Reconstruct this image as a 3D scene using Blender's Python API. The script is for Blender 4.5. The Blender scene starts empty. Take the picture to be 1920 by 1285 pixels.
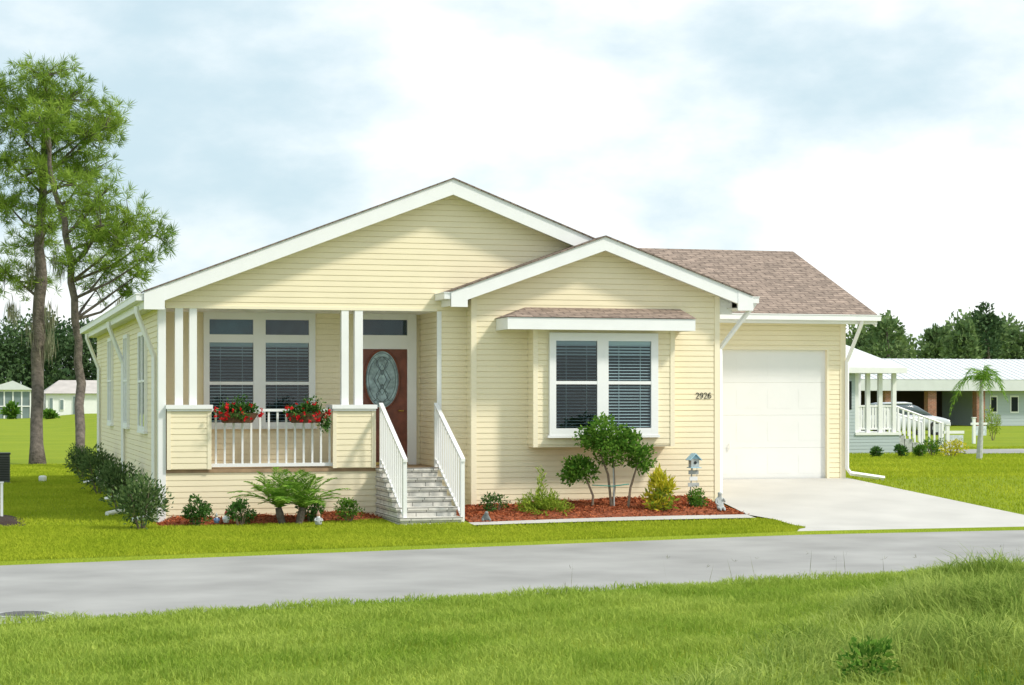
import bpy, bmesh, math, random
import numpy as np
from mathutils import Vector
random.seed(7); rng=np.random.default_rng(7)
SC=bpy.context.scene; C=SC.collection
FO=3600.; VPX=-50.; HY=745.
yaw=math.atan((960-VPX)/FO); s_,c_=math.sin(yaw),math.cos(yaw)
CAM=Vector((-3.1,-33.55,2.24))
# ---------- survey helpers: sight lines from the camera station to real planes ----------
def ray(px,py):
    u=(px-960)/FO; return Vector((s_+u*c_, c_-u*s_, (HY-py)/FO))
def at(px,py,t): return CAM+ray(px,py)*t
def onY(px,py,Y): d=ray(px,py); return CAM+d*((Y-CAM.y)/d.y)
def onX(px,py,X): d=ray(px,py); return CAM+d*((X-CAM.x)/d.x)
def onZ(px,py,Z): d=ray(px,py); return CAM+d*((Z-CAM.z)/d.z)
def XY(px,Y): return onY(px,HY,Y).x
def ZY(px,py,Y): return onY(px,py,Y).z
def depth(p): return (p.x-CAM.x)*s_+(p.y-CAM.y)*c_
def sm(t):
    t=np.clip(t,0,1); return t*t*(3-2*t)
def Nl(x): return -13.75+.22*np.clip(x,-40,20)
def Fl(x): return np.where(np.asarray(x)>9.8,-4.69,-6.55+.19*np.clip(x,-40,9.8))
def bank(x,y):
    d=(x-1.5)-(y+19.4)/1.36
    return sm(d/2.8)*sm((Nl(x)-y)/1.6)
def g(x,y):
    b=.05+.5*sm((np.asarray(x,float)-1)/8)*np.clip((np.asarray(y,float)+3.6)/6.2,0,1)
    return b+.10*bank(x,y)
def gf(x,y): return float(g(x,y))
def gp(px,py):
    z=.05
    for i in range(12):
        p=onZ(px,py,z); z=z*.4+.6*gf(p.x,p.y)
    p=onZ(px,py,z); return p
# ---------- builders ----------
ORG={}
def tag(o,label=None,cat=None,group=None,kind=None):
    if label: o['label']=label
    if cat: o['category']=cat
    if group: o['group']=group
    if kind: o['kind']=kind
    return o
def thing(name,label,cat,loc,group=None):
    o=bpy.data.objects.new(name,None); C.objects.link(o); o.location=loc; o.empty_display_size=.2
    ORG[o.name]=Vector(loc); return tag(o,label,cat,group)
def link(name,me,mat,parent,loc,smooth):
    if mat: me.materials.append(mat)
    if smooth:
        me.polygons.foreach_set('use_smooth',[True]*len(me.polygons))
    o=bpy.data.objects.new(name,me); C.objects.link(o)
    if parent: o.parent=parent; ORG[o.name]=ORG[parent.name]
    else: o.location=loc; ORG[o.name]=Vector(loc)
    return o
class MB:
    def __init__(s): s.v=[]; s.f=[]
    def poly(s,pts):
        n=len(s.v); s.v+= [tuple(p) for p in pts]; s.f.append(tuple(range(n,n+len(pts)))); return s
    def hexa(s,p):   # 8 corners: 0-3 bottom ring, 4-7 top ring
        n=len(s.v); s.v+=[tuple(q) for q in p]
        for f in ((0,3,2,1),(4,5,6,7),(0,1,5,4),(1,2,6,5),(2,3,7,6),(3,0,4,7)): s.f.append(tuple(n+i for i in f))
        return s
    def box(s,x0,x1,y0,y1,z0,z1):
        return s.hexa([(x0,y0,z0),(x1,y0,z0),(x1,y1,z0),(x0,y1,z0),(x0,y0,z1),(x1,y0,z1),(x1,y1,z1),(x0,y1,z1)])
    def mbox(s,m,s0,s1,o0,o1,z0,z1):
        return s.hexa([m(s0,o1,z0),m(s1,o1,z0),m(s1,o0,z0),m(s0,o0,z0),m(s0,o1,z1),m(s1,o1,z1),m(s1,o0,z1),m(s0,o0,z1)])
    def prism(s,pts,fn,a,b):
        n=len(s.v); k=len(pts)
        s.v+=[tuple(fn(p,a)) for p in pts]+[tuple(fn(p,b)) for p in pts]
        s.f.append(tuple(range(n,n+k))); s.f.append(tuple(range(n+2*k-1,n+k-1,-1)))
        for i in range(k):
            j=(i+1)%k; s.f.append((n+i,n+j,n+k+j,n+k+i))
        return s
    def tube(s,pts,rad,n=8,cap=True):
        pts=[Vector(p) for p in pts]
        if not hasattr(rad,'__len__'): rad=[rad]*len(pts)
        b=len(s.v); prev=None
        for i,p in enumerate(pts):
            d=(pts[min(i+1,len(pts)-1)]-pts[max(i-1,0)]).normalized()
            if prev is None:
                a=Vector((0,0,1)) if abs(d.z)<.9 else Vector((1,0,0))
                u=d.cross(a).normalized()
            else: u=(prev-d*prev.dot(d)).normalized()
            prev=u; w=d.cross(u)
            for k in range(n):
                t=2*math.pi*k/n; s.v.append(tuple(p+(u*math.cos(t)+w*math.sin(t))*rad[i]))
        for i in range(len(pts)-1):
            for k in range(n):
                k2=(k+1)%n; s.f.append((b+i*n+k,b+i*n+k2,b+(i+1)*n+k2,b+(i+1)*n+k))
        if cap:
            s.f.append(tuple(b+k for k in range(n))[::-1]); s.f.append(tuple(b+(len(pts)-1)*n+k for k in range(n)))
        return s
    def lathe(s,c,prof,n=16,sx=1,sy=1):
        b=len(s.v)
        for r,z in prof:
            for k in range(n):
                t=2*math.pi*k/n; s.v.append((c[0]+r*sx*math.cos(t),c[1]+r*sy*math.sin(t),c[2]+z))
        for i in range(len(prof)-1):
            for k in range(n):
                k2=(k+1)%n; s.f.append((b+i*n+k,b+i*n+k2,b+(i+1)*n+k2,b+(i+1)*n+k))
        s.f.append(tuple(b+k for k in range(n))[::-1]); s.f.append(tuple(b+(len(prof)-1)*n+k for k in range(n)))
        return s
    def ball(s,c,r,n=10,sz=1.):
        return s.lathe(c,[(max(.001,r*math.sin(math.pi*i/n)),-r*sz*math.cos(math.pi*i/n)) for i in range(n+1)],n*2-4)
    def build(s,name,mat,parent=None,smooth=False,loc=(0,0,0)):
        org=ORG[parent.name] if parent else Vector(loc)
        me=bpy.data.meshes.new(name); me.from_pydata([(a-org.x,b-org.y,c-org.z) for a,b,c in s.v],[],s.f)
        bm=bmesh.new(); bm.from_mesh(me); bmesh.ops.recalc_face_normals(bm,faces=bm.faces); bm.to_mesh(me); bm.free()
        return link(name,me,mat,parent,loc,smooth)
def np_obj(name,V,mat,parent=None,loc=(0,0,0)):
    org=ORG[parent.name] if parent else Vector(loc)
    V=np.asarray(V,dtype=np.float32)-np.array(org,dtype=np.float32); n=len(V); q=n//4
    me=bpy.data.meshes.new(name); me.vertices.add(n); me.vertices.foreach_set('co',V.ravel())
    me.loops.add(n); me.loops.foreach_set('vertex_index',np.arange(n,dtype=np.int32))
    me.polygons.add(q); me.polygons.foreach_set('loop_start',np.arange(0,n,4,dtype=np.int32))
    me.update(calc_edges=True); me.validate()
    return link(name,me,mat,parent,loc,False)
def grid(xs,ys,fn):
    mb=MB(); 
    for y in ys:
        for x in xs: mb.v.append(fn(x,y))
    w=len(xs)
    for j in range(len(ys)-1):
        for i in range(w-1): a=j*w+i; mb.f.append((a,a+1,a+w+1,a+w))
    return mb
def nrm(a): return a/(np.linalg.norm(a,axis=-1,keepdims=True)+1e-9)
def rnd(n): return nrm(rng.normal(size=(n,3)))
def kites(P,D,L,W,fold=.15):
    n=len(P); D=nrm(D); S=nrm(np.cross(D,rnd(n))); N=np.cross(S,D)
    L=np.broadcast_to(L,(n,))[:,None]; W=np.broadcast_to(W,(n,))[:,None]
    M=P+D*L*.45+N*W*fold
    return np.stack([P,M+S*W*.5,P+D*L,M-S*W*.5],1).reshape(-1,3)
def cloud(c,r,n,L,W,K=14,sub=.45,up=.25,hollow=.55):
    c=np.array(c);r=np.array(r)
    cc=rnd(K)*rng.uniform(hollow*.6,.72,size=(K,1)); k=rng.integers(0,K,n)
    p=cc[k]+rnd(n)*(rng.uniform(.25,1,size=(n,1))**.6)*sub*rng.uniform(.8,1.1,size=(K,1))[k]
    D=nrm(p)*.7+rnd(n)*.8+np.array([0,0,up])
    return kites(c+p*r,D,L*rng.uniform(.7,1.25,n),W*rng.uniform(.7,1.2,n))
# ---------- materials ----------
def mat(name,col,rough=.6,noise=None,bump=None,spec=.4,metal=0):
    m=bpy.data.materials.new(name); m.use_nodes=True; nt=m.node_tree; b=nt.nodes['Principled BSDF']
    b.inputs['Base Color'].default_value=(*col,1); b.inputs['Roughness'].default_value=rough
    b.inputs['Specular IOR Level'].default_value=spec; b.inputs['Metallic'].default_value=metal
    tc=nt.nodes.new('ShaderNodeTexCoord')
    if noise:
        sc,amt=noise[:2]
        nz=nt.nodes.new('ShaderNodeTexNoise'); nz.inputs['Scale'].default_value=sc; nz.inputs['Detail'].default_value=6
        nt.links.new(tc.outputs['Object'],nz.inputs['Vector'])
        r=nt.nodes.new('ShaderNodeMapRange'); r.inputs[1].default_value=.3; r.inputs[2].default_value=.7
        r.inputs[3].default_value=1-amt; r.inputs[4].default_value=1+amt*.6; nt.links.new(nz.outputs['Fac'],r.inputs[0])
        mx=nt.nodes.new('ShaderNodeVectorMath'); mx.operation='SCALE'; mx.inputs[0].default_value=col
        nt.links.new(r.outputs[0],mx.inputs['Scale']); nt.links.new(mx.outputs[0],b.inputs['Base Color'])
    if bump:
        n2=nt.nodes.new('ShaderNodeTexNoise'); n2.inputs['Scale'].default_value=bump[0]; n2.inputs['Detail'].default_value=8
        nt.links.new(tc.outputs['Object'],n2.inputs['Vector'])
        bp=nt.nodes.new('ShaderNodeBump'); bp.inputs['Strength'].default_value=bump[1]; bp.inputs['Distance'].default_value=bump[2]
        nt.links.new(n2.outputs['Fac'],bp.inputs['Height']); nt.links.new(bp.outputs[0],b.inputs['Normal'])
    return m
def leafmat(name,a,b_,trans=.3,rough=.5,nscale=None):
    m=bpy.data.materials.new(name); m.use_nodes=True; nt=m.node_tree; nt.nodes.remove(nt.nodes['Principled BSDF']); out=nt.nodes['Material Output']
    b=nt.nodes.new('ShaderNodeBsdfDiffuse')
    ge=nt.nodes.new('ShaderNodeNewGeometry'); cr=nt.nodes.new('ShaderNodeMix'); cr.data_type='RGBA'
    cr.inputs['A'].default_value=(*a,1); cr.inputs['B'].default_value=(*b_,1)
    if nscale:
        tc=nt.nodes.new('ShaderNodeTexCoord'); nz=nt.nodes.new('ShaderNodeTexNoise'); nz.inputs['Scale'].default_value=nscale; nz.inputs['Detail'].default_value=3
        nt.links.new(tc.outputs['Object'],nz.inputs['Vector'])
        ma=nt.nodes.new('ShaderNodeMath'); ma.operation='MULTIPLY_ADD'; ma.inputs[1].default_value=.45; nt.links.new(ge.outputs['Random Per Island'],ma.inputs[0])
        m2=nt.nodes.new('ShaderNodeMapRange'); m2.inputs[1].default_value=.3; m2.inputs[2].default_value=.7; m2.inputs[3].default_value=0; m2.inputs[4].default_value=.55
        nt.links.new(nz.outputs['Fac'],m2.inputs[0]); nt.links.new(m2.outputs[0],ma.inputs[2]); nt.links.new(ma.outputs[0],cr.inputs['Factor'])
    else: nt.links.new(ge.outputs['Random Per Island'],cr.inputs['Factor'])
    nt.links.new(cr.outputs['Result'],b.inputs['Color'])
    tr=nt.nodes.new('ShaderNodeBsdfTranslucent'); nt.links.new(cr.outputs['Result'],tr.inputs['Color'])
    mx=nt.nodes.new('ShaderNodeMixShader'); mx.inputs[0].default_value=trans
    nt.links.new(b.outputs[0],mx.inputs[1]); nt.links.new(tr.outputs[0],mx.inputs[2]); nt.links.new(mx.outputs[0],out.inputs[0])
    return m
def brickmat(name,c1,c2,mortar,bw,rh,ms,order,rough=.8,bumpd=.006,nz=.25):
    m=bpy.data.materials.new(name); m.use_nodes=True; nt=m.node_tree; b=nt.nodes['Principled BSDF']; b.inputs['Roughness'].default_value=rough
    b.inputs['Specular IOR Level'].default_value=.15
    tc=nt.nodes.new('ShaderNodeTexCoord'); sp=nt.nodes.new('ShaderNodeSeparateXYZ'); nt.links.new(tc.outputs['Object'],sp.inputs[0])
    cb=nt.nodes.new('ShaderNodeCombineXYZ')
    if order=='xy': nt.links.new(sp.outputs[0],cb.inputs[0]); nt.links.new(sp.outputs[1],cb.inputs[1])
    elif order=='yx': nt.links.new(sp.outputs[1],cb.inputs[0]); nt.links.new(sp.outputs[0],cb.inputs[1])
    else:
        ad=nt.nodes.new('ShaderNodeMath'); nt.links.new(sp.outputs[0],ad.inputs[0]); nt.links.new(sp.outputs[1],ad.inputs[1])
        nt.links.new(ad.outputs[0],cb.inputs[0]); nt.links.new(sp.outputs[2],cb.inputs[1])
    br=nt.nodes.new('ShaderNodeTexBrick'); nt.links.new(cb.outputs[0],br.inputs['Vector'])
    br.inputs['Scale'].default_value=1; br.inputs['Brick Width'].default_value=bw; br.inputs['Row Height'].default_value=rh
    br.inputs['Mortar Size'].default_value=ms; br.inputs['Mortar Smooth'].default_value=.2; br.inputs['Bias'].default_value=0
    br.inputs['Color1'].default_value=(*c1,1); br.inputs['Color2'].default_value=(*c2,1); br.inputs['Mortar'].default_value=(*mortar,1)
    n=nt.nodes.new('ShaderNodeTexNoise'); n.inputs['Scale'].default_value=9; n.inputs['Detail'].default_value=6; nt.links.new(tc.outputs['Object'],n.inputs['Vector'])
    r=nt.nodes.new('ShaderNodeMapRange'); r.inputs[1].default_value=.3; r.inputs[2].default_value=.7; r.inputs[3].default_value=1-nz; r.inputs[4].default_value=1+nz; nt.links.new(n.outputs['Fac'],r.inputs[0])
    sc=nt.nodes.new('ShaderNodeVectorMath'); sc.operation='SCALE'; nt.links.new(br.outputs['Color'],sc.inputs[0]); nt.links.new(r.outputs[0],sc.inputs['Scale'])
    nt.links.new(sc.outputs[0],b.inputs['Base Color'])
    bp=nt.nodes.new('ShaderNodeBump'); bp.invert=True; bp.inputs['Distance'].default_value=bumpd; bp.inputs['Strength'].default_value=.8
    nt.links.new(br.outputs['Fac'],bp.inputs['Height']); nt.links.new(bp.outputs[0],b.inputs['Normal'])
    return m
def glassmat(name,tint):
    m=bpy.data.materials.new(name); m.use_nodes=True; nt=m.node_tree; nt.nodes.remove(nt.nodes['Principled BSDF']); out=nt.nodes['Material Output']
    t=nt.nodes.new('ShaderNodeBsdfTransparent'); t.inputs[0].default_value=(*tint,1)
    gl=nt.nodes.new('ShaderNodeBsdfGlossy'); gl.inputs['Roughness'].default_value=.02
    fr=nt.nodes.new('ShaderNodeFresnel'); fr.inputs[0].default_value=1.6
    mx=nt.nodes.new('ShaderNodeMixShader'); nt.links.new(fr.outputs[0],mx.inputs[0]); nt.links.new(t.outputs[0],mx.inputs[1]); nt.links.new(gl.outputs[0],mx.inputs[2]); nt.links.new(mx.outputs[0],out.inputs[0])
    return m
def turfmat(name,cols,scales=(.25,3,40)):
    m=bpy.data.materials.new(name); m.use_nodes=True; nt=m.node_tree; b=nt.nodes['Principled BSDF']; b.inputs['Roughness'].default_value=.9; b.inputs['Specular IOR Level'].default_value=.05
    tc=nt.nodes.new('ShaderNodeTexCoord'); prev=None
    for i,scv in enumerate(scales):
        n=nt.nodes.new('ShaderNodeTexNoise'); n.inputs['Scale'].default_value=scv; n.inputs['Detail'].default_value=6; nt.links.new(tc.outputs['Object'],n.inputs['Vector'])
        r=nt.nodes.new('ShaderNodeMapRange'); r.inputs[1].default_value=.35; r.inputs[2].default_value=.65; r.inputs[4].default_value=(.8,.6,.6)[i]; nt.links.new(n.outputs['Fac'],r.inputs[0])
        mx=nt.nodes.new('ShaderNodeMix'); mx.data_type='RGBA'; nt.links.new(r.outputs[0],mx.inputs['Factor'])
        if prev: nt.links.new(prev,mx.inputs['A'])
        else: mx.inputs['A'].default_value=(*cols[0],1)
        mx.inputs['B'].default_value=(*cols[i+1],1); prev=mx.outputs['Result']
    nt.links.new(prev,b.inputs['Base Color'])
    bp=nt.nodes.new('ShaderNodeBump'); bp.inputs['Distance'].default_value=.03; nt.links.new(n.outputs['Fac'],bp.inputs['Height']); nt.links.new(bp.outputs[0],b.inputs['Normal'])
    return m
M={}
M['siding']=mat('siding',(.885,.79,.565),.55,(1.5,.035))
M['cream']=mat('cream_trim',(.89,.805,.60),.5)
M['white']=mat('white_trim',(.86,.865,.865),.45,(3,.03))
M['soffit']=mat('soffit',(.75,.75,.735),.6)
M['gdoor']=mat('garage_door',(.80,.80,.79),.5,(2,.02))
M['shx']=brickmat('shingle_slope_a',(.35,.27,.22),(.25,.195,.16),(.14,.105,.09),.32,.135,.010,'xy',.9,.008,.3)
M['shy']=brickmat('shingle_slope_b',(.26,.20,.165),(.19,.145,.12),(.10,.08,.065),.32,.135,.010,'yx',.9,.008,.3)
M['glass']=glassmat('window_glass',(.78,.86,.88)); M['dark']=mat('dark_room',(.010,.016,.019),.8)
M['teal']=mat('transom_reflection',(.04,.10,.145),.6,(1.5,.7))  # blue-teal tone imitates the reflection in the transom glass
M['blind']=mat('blind_slat',(.46,.56,.58),.6)
M['wood']=mat('door_wood',(.21,.066,.04),.4,(6,.3)); M['brass']=mat('brass',(.6,.42,.12),.3,metal=1)
M['oval']=mat('leaded_glass',(.34,.46,.49),.15,(9,.55),(25,.6,.01)); M['came']=mat('came',(.10,.13,.14),.4)
M['step']=brickmat('painted_block',(.68,.66,.61),(.60,.58,.53),(.22,.21,.19),.36,.0775,.007,'sum',.8,.008,.15)
M['deck']=mat('deck_board',(.40,.27,.16),.7,(5,.25))
M['road']=mat('road_concrete',(.335,.33,.32),.85,(.7,.20),(60,.3,.004)); M['drive']=mat('driveway_concrete',(.53,.515,.485),.85,(.9,.10),(70,.2,.003))
M['turf']=turfmat('turf',((.22,.30,.03),(.34,.39,.04),(.28,.34,.03),(.17,.24,.02)))
M['mulch']=mat('mulch_bed',(.30,.085,.035),.95,(14,.5),(30,1,.03)); M['chip']=leafmat('mulch_chip',(.20,.06,.026),(.54,.17,.075),0)
M['dmulch']=mat('dark_mulch',(.05,.03,.02),.95,(14,.5),(30,1,.03))
M['grass_near']=leafmat('grass_near',(.19,.32,.03),(.50,.59,.13),.35,nscale=.7)
M['grass_tall']=leafmat('grass_tall',(.10,.20,.02),(.52,.61,.16),.35,nscale=1.3)  # darker noise tone paints in the dark hollows of the bank
M['grass_lawn']=leafmat('grass_lawn',(.28,.38,.022),(.52,.57,.055),.35,nscale=.5)
M['bark']=mat('pine_bark',(.15,.125,.105),.95,(7,.5),(18,1,.04)); M['bark2']=mat('shrub_bark',(.24,.18,.13),.9,(20,.3))
M['pine']=leafmat('pine_needles',(.09,.185,.025),(.40,.53,.09),.3,nscale=.6)
M['moss']=leafmat('hanging_moss',(.18,.18,.12),(.32,.33,.22),.2)
M['wood_l']=leafmat('far_wood',(.04,.085,.04),(.13,.20,.085),.15,nscale=.12); M['wood_m']=leafmat('far_tree',(.08,.15,.06),(.27,.36,.14),.2,nscale=.2)
M['leaf_d']=leafmat('leaf_dark',(.03,.095,.022),(.12,.24,.055),.25); M['leaf_g']=leafmat('leaf_grey_green',(.05,.105,.035),(.19,.27,.10),.25)
M['leaf_m']=leafmat('leaf_mid',(.045,.14,.018),(.19,.34,.05),.3); M['leaf_y']=leafmat('leaf_yellow',(.36,.40,.03),(.78,.66,.06),.3)
M['leaf_l']=leafmat('leaf_lime',(.16,.28,.022),(.40,.48,.07),.3); M['palm']=leafmat('palm_leaf',(.09,.23,.025),(.32,.50,.08),.3)
M['red']=leafmat('red_petal',(.45,.008,.012),(.80,.04,.05),.25); M['coco']=mat('coco_liner',(.14,.075,.04),.95,(30,.4),(60,1,.01))
M['stone']=mat('statue_stone',(.46,.48,.47),.8,(12,.25)); M['stone_d']=mat('dark_stone',(.20,.22,.22),.8,(12,.3))
M['black']=mat('black_paint',(.02,.02,.022),.5); M['grey']=mat('grey_metal',(.10,.11,.11),.5,(4,.2)); M['iron']=mat('cast_iron',(.14,.14,.135),.8,(20,.3))
M['bluew']=mat('blue_grey_siding',(.46,.53,.56),.6); M['mroof']=mat('white_metal_roof',(.68,.70,.71),.4,(2,.05)); M['brick']=brickmat('red_brick',(.38,.15,.09),(.30,.115,.07),(.38,.33,.28),.22,.075,.01,'sum')
M['tanroof']=mat('tan_grey_roof',(.50,.46,.43),.8,(1,.15)); M['screen']=mat('screen',(.20,.26,.27),.6,(1,.2)); M['lblue']=mat('light_blue',(.36,.58,.70),.5)
M['skin']=mat('gnome_face',(.55,.33,.24),.6); M['redp']=mat('red_paint',(.45,.06,.05),.5); M['bluep']=mat('blue_paint',(.16,.24,.42),.5); M['cargrey']=mat('car_silver',(.50,.53,.56),.25); M['carglass']=mat('car_glass',(.10,.13,.15),.1)
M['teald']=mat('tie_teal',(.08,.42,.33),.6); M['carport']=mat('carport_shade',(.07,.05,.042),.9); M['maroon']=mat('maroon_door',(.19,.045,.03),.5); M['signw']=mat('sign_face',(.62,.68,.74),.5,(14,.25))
# ---------- setting ----------
xs=[-400,-200,-100,-60,-40,-25,-15]+[ -10+.5*i for i in range(0,71)]+[27,30,35,45,60,90,140,220,400,700]
rows=[]
for k in [60,40,30,22,18,15,13]+[12-.5*i for i in range(0,24)]+[.25,0]: rows.append(('n',k))
rows+= [('b',0),('b',1)]
for k in [0,.25]+[.5*i for i in range(1,50)]+[26,30,35,45,60,90,140,220,400,800,1500]: rows.append(('f',k))
mb=MB()
for t,k in rows:
    for x in xs:
        n,f=float(Nl(x)),float(Fl(x))
        if t=='n': y=n-k; z=gf(x,y)
        elif t=='b': y=(n+.06,f-.06)[k]; z=-.04
        else: y=f+k; z=gf(x,y)
        mb.v.append((x,y,z))
w=len(xs)
for j in range(len(rows)-1):
    for i in range(w-1): a=j*w+i; mb.f.append((a,a+1,a+w+1,a+w))
tag(mb.build('ground',M['turf'],smooth=True),kind='structure')
rx=[-60,-40]+[-20+1.*i for i in range(0,70)]
mb=MB()
for k in (0,1):
    for x in rx: mb.v.append((x,(float(Nl(x))+.03,float(Fl(x))-.03)[k],0))
for i in range(len(rx)-1): mb.f.append((i,i+1,len(rx)+i+1,len(rx)+i))
tag(mb.build('road',M['road']),kind='structure')
LY=[-4.69,-4.3,-3.86,-2.9,-2.3,-.9,-.5,2.7]; LX=[9.75,10.15,10.27,10.2,9.95,10.1,10.17,10.17]
RY=[-4.69,-4.2,-2.9,2.7]; RX=[17.,15.7,15.0,14.2]
ylist=[-4.72,-4.5,-4.3,-4.1,-3.86,-3.6,-3.2,-2.9,-2.6,-2.3,-1.9,-1.4,-.9,-.5,0,.5,1,1.5,2,2.61]
mb=MB()
for y in ylist:
    a,b=np.interp(y,LY,LX),np.interp(y,RY,RX)
    for i in range(13):
        x=a+(b-a)*i/12; z=.004 if y<-4.7 else gf(x,y)+.03
        mb.v.append((x,y,z))
for j in range(len(ylist)-1):
    for i in range(12): a=j*13+i; mb.f.append((a,a+1,a+14,a+13))
tag(mb.build('driveway',M['drive'],smooth=True),kind='structure')
WY=-2.72
mb=grid([4.9+.4*i for i in range(13)]+[9.93],[WY,-2.5,-2.3],lambda x,y:(x,y,gf(x,y)+.035))
mb.prism([(4.9,WY-.01),(9.9,WY-.01),(9.9,WY+.01),(4.9,WY+.01)],lambda p,a:(p[0],p[1],a),0,.08)
tag(mb.build('footpath',M['drive']),kind='structure')
def bed(name,x0,x1,y0,y1,m,chips,label):
    xx=np.linspace(x0,x1,24); yy=np.linspace(y0,y1,9)
    def h(x,y):
        e=min((x-x0),(x1-x),(y-y0)*1.2)/.35
        return gf(x,y)+.012+.09*float(sm(e))+.02*math.sin(x*5+y*3)*float(sm(e))
    tag(grid(xx,yy,lambda x,y:(x,y,h(x,y))).build(name,m,smooth=True),kind='structure')
    if chips:
        P=np.stack([rng.uniform(x0,x1,chips),rng.uniform(y0-.04,y1,chips),np.zeros(chips)],1)
        P[:,2]=[h(a,b)+.006 for a,b,_ in P]
        D=rnd(chips)*np.array([1,1,.35]); V=kites(P,D,rng.uniform(.03,.08,chips),rng.uniform(.012,.03,chips))
        tag(np_obj('mulch_chips',V,M['chip']),label,'mulch',kind='stuff')
bed('planting_bed',5.0,10.0,-2.28,-.35,M['mulch'],12000,'red bark mulch spread under the bay window planting')
bed('planting_bed',-.1,3.75,-.95,.02,M['mulch'],5000,'dark red bark mulch under the shrubs below the porch')
q=gp(10,985); bed('planting_bed',q.x-2.2,q.x+.35,q.y-.7,q.y+1.5,M['dmulch'],0,'')
tag(grid([17+1*i for i in range(25)],[17.2,18,19,21.5],lambda x,y:(x+ (y-17)*.3+8,y,gf(x,y)+.03)).build('side_street',M['road']),kind='structure')
# ---------- main house ----------
YF=0.;YR=-.4;YD=1.45;YG=2.6; W=10.15; SP=.385; RX0=5.13; RZ=6.15
H=thing('house','pale yellow vinyl-sided house with white trim, a recessed front porch and an attached garage','house',(5.1,0,0.05))
fr=lambda Y:(lambda s,o,z:(s,Y-o,z))
lf=lambda X:(lambda s,o,z:(X-o,s,z))
def clipz(poly,z,keep_above):
    out=[]
    for i in range(len(poly)):
        a,b=poly[i],poly[(i+1)%len(poly)]
        ia=(a[1]>=z)==keep_above or a[1]==z; ib=(b[1]>=z)==keep_above or b[1]==z
        if ia: out.append(a)
        if ia!=ib:
            t=(z-a[1])/(b[1]-a[1]); out.append((a[0]+(b[0]-a[0])*t,z))
    return out
def siding(polys,mapf,name='wall',parent=H,e=.1,o=.016,m=None,gr=.011):
    # lap courses: each board leans out slightly and a narrow real gap is left below the next board
    mb=MB()
    for poly in polys:
        z0=min(p[1] for p in poly); z1=max(p[1] for p in poly)
        for i in range(math.floor(z0/e),math.ceil(z1/e)):
            a,b=i*e,(i+1)*e
            for (lo,hi,f) in ((a,b-gr,lambda z:o*(1-.3*(z-a)/e)+.001),(b-gr,b,lambda z:.001)):
                q=clipz(clipz(poly,lo,True),hi,False)
                if len(q)<3: continue
                mb.poly([mapf(s,f(z),z) for s,z in q])
                if lo==a:
                    for zb in (max(lo,z0),min(hi,z1)):
                        bt=[s for s,z in q if abs(z-zb)<1e-6]
                        if len(bt)>=2: mb.poly([mapf(min(bt),.001,zb),mapf(max(bt),.001,zb),mapf(max(bt),f(zb),zb),mapf(min(bt),f(zb),zb)])
    return mb.build(name,m or M['siding'],parent)
ZT=ZY(560,581,YF); ZP=ZY(500,879,YF)         # porch opening top, porch floor
XC=XY(822,YF)                                  # right side of the porch opening
XRs=XY(886,YR)
rz=lambda x:RZ-.05-SP*abs(x-RX0)
siding([[(0,-.2),(XC,-.2),(XC,ZP-.06),(0,ZP-.06)],[(XC,-.2),(XRs+.05,-.2),(XRs+.05,ZT),(XC,ZT)],
        [(0,ZT),(W,ZT),(W,rz(W)),(RX0,RZ-.05),(0,rz(0))]],fr(YF),'gable_wall')
siding([[(0,-.2),(17.3,-.2),(17.3,rz(0)),(0,rz(0))]],lf(0),'wall')
siding([[(.1,ZP),(XC,ZP),(XC,ZT),(.1,ZT)]],fr(YD),'porch_wall')
siding([[(0,ZP),(YD,ZP),(YD,ZT),(0,ZT)]],lf(XC),'porch_wall')
MB().box(.02,.1,.02,YD,ZP,ZT).build('porch_wall',M['siding'],H)
MB().box(.0,XC,.0,YD+.1,ZT,ZT+.05).build('porch_ceiling',M['white'],H)
MB().box(0,XC,-.03,YD,ZP-.06,ZP).build('porch_floor',M['deck'],H)
RXs=7.85;RZs=5.15;SPs=.36;HS=2.86
rzs=lambda x:RZs-.05-SPs*abs(x-RXs)
siding([[(XRs,-.2),(W,-.2),(W,rzs(W)),(RXs,RZs-.05),(XRs,rzs(XRs))]],fr(YR),'gable_wall')
siding([[(YR,-.2),(0,-.2),(0,4.1),(YR,4.1)]],lf(XRs),'wall')
MB().box(W-.02,W,YR,17.3,-.2,4.1).build('wall',M['siding'],H)
MB().box(0,W,17.28,17.3,-.2,4.0).prism([(0,4.0),(W,4.0),(RX0,RZ-.1)],lambda p,a:(p[0],a,p[1]),17.27,17.3).build('wall',M['siding'],H)
# corner boards
MB().box(-.03,.1,-.035,.0,-.1,ZT+.0).box(-.035,-.002,0,.10,-.1,3.8).build('corner_board',M['white'],H)
MB().box(XC-.03,XC+.05,-.03,0,ZP,ZT).build('corner_board',M['white'],H)
MB().box(XRs-.03,XRs+.07,YR-.028,YR,-.1,4.0).box(XRs-.028,XRs,YR,YR+.08,-.1,4.0).build('corner_board',M['cream'],H)
MB().box(W-.07,W+.03,YR-.028,YR,-.1,4.1).build('corner_board',M['cream'],H)
MB().box(0.1,XC-.03,-.03,-.002,ZT-.0,ZT+.05).build('porch_header',M['cream'],H)
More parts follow.
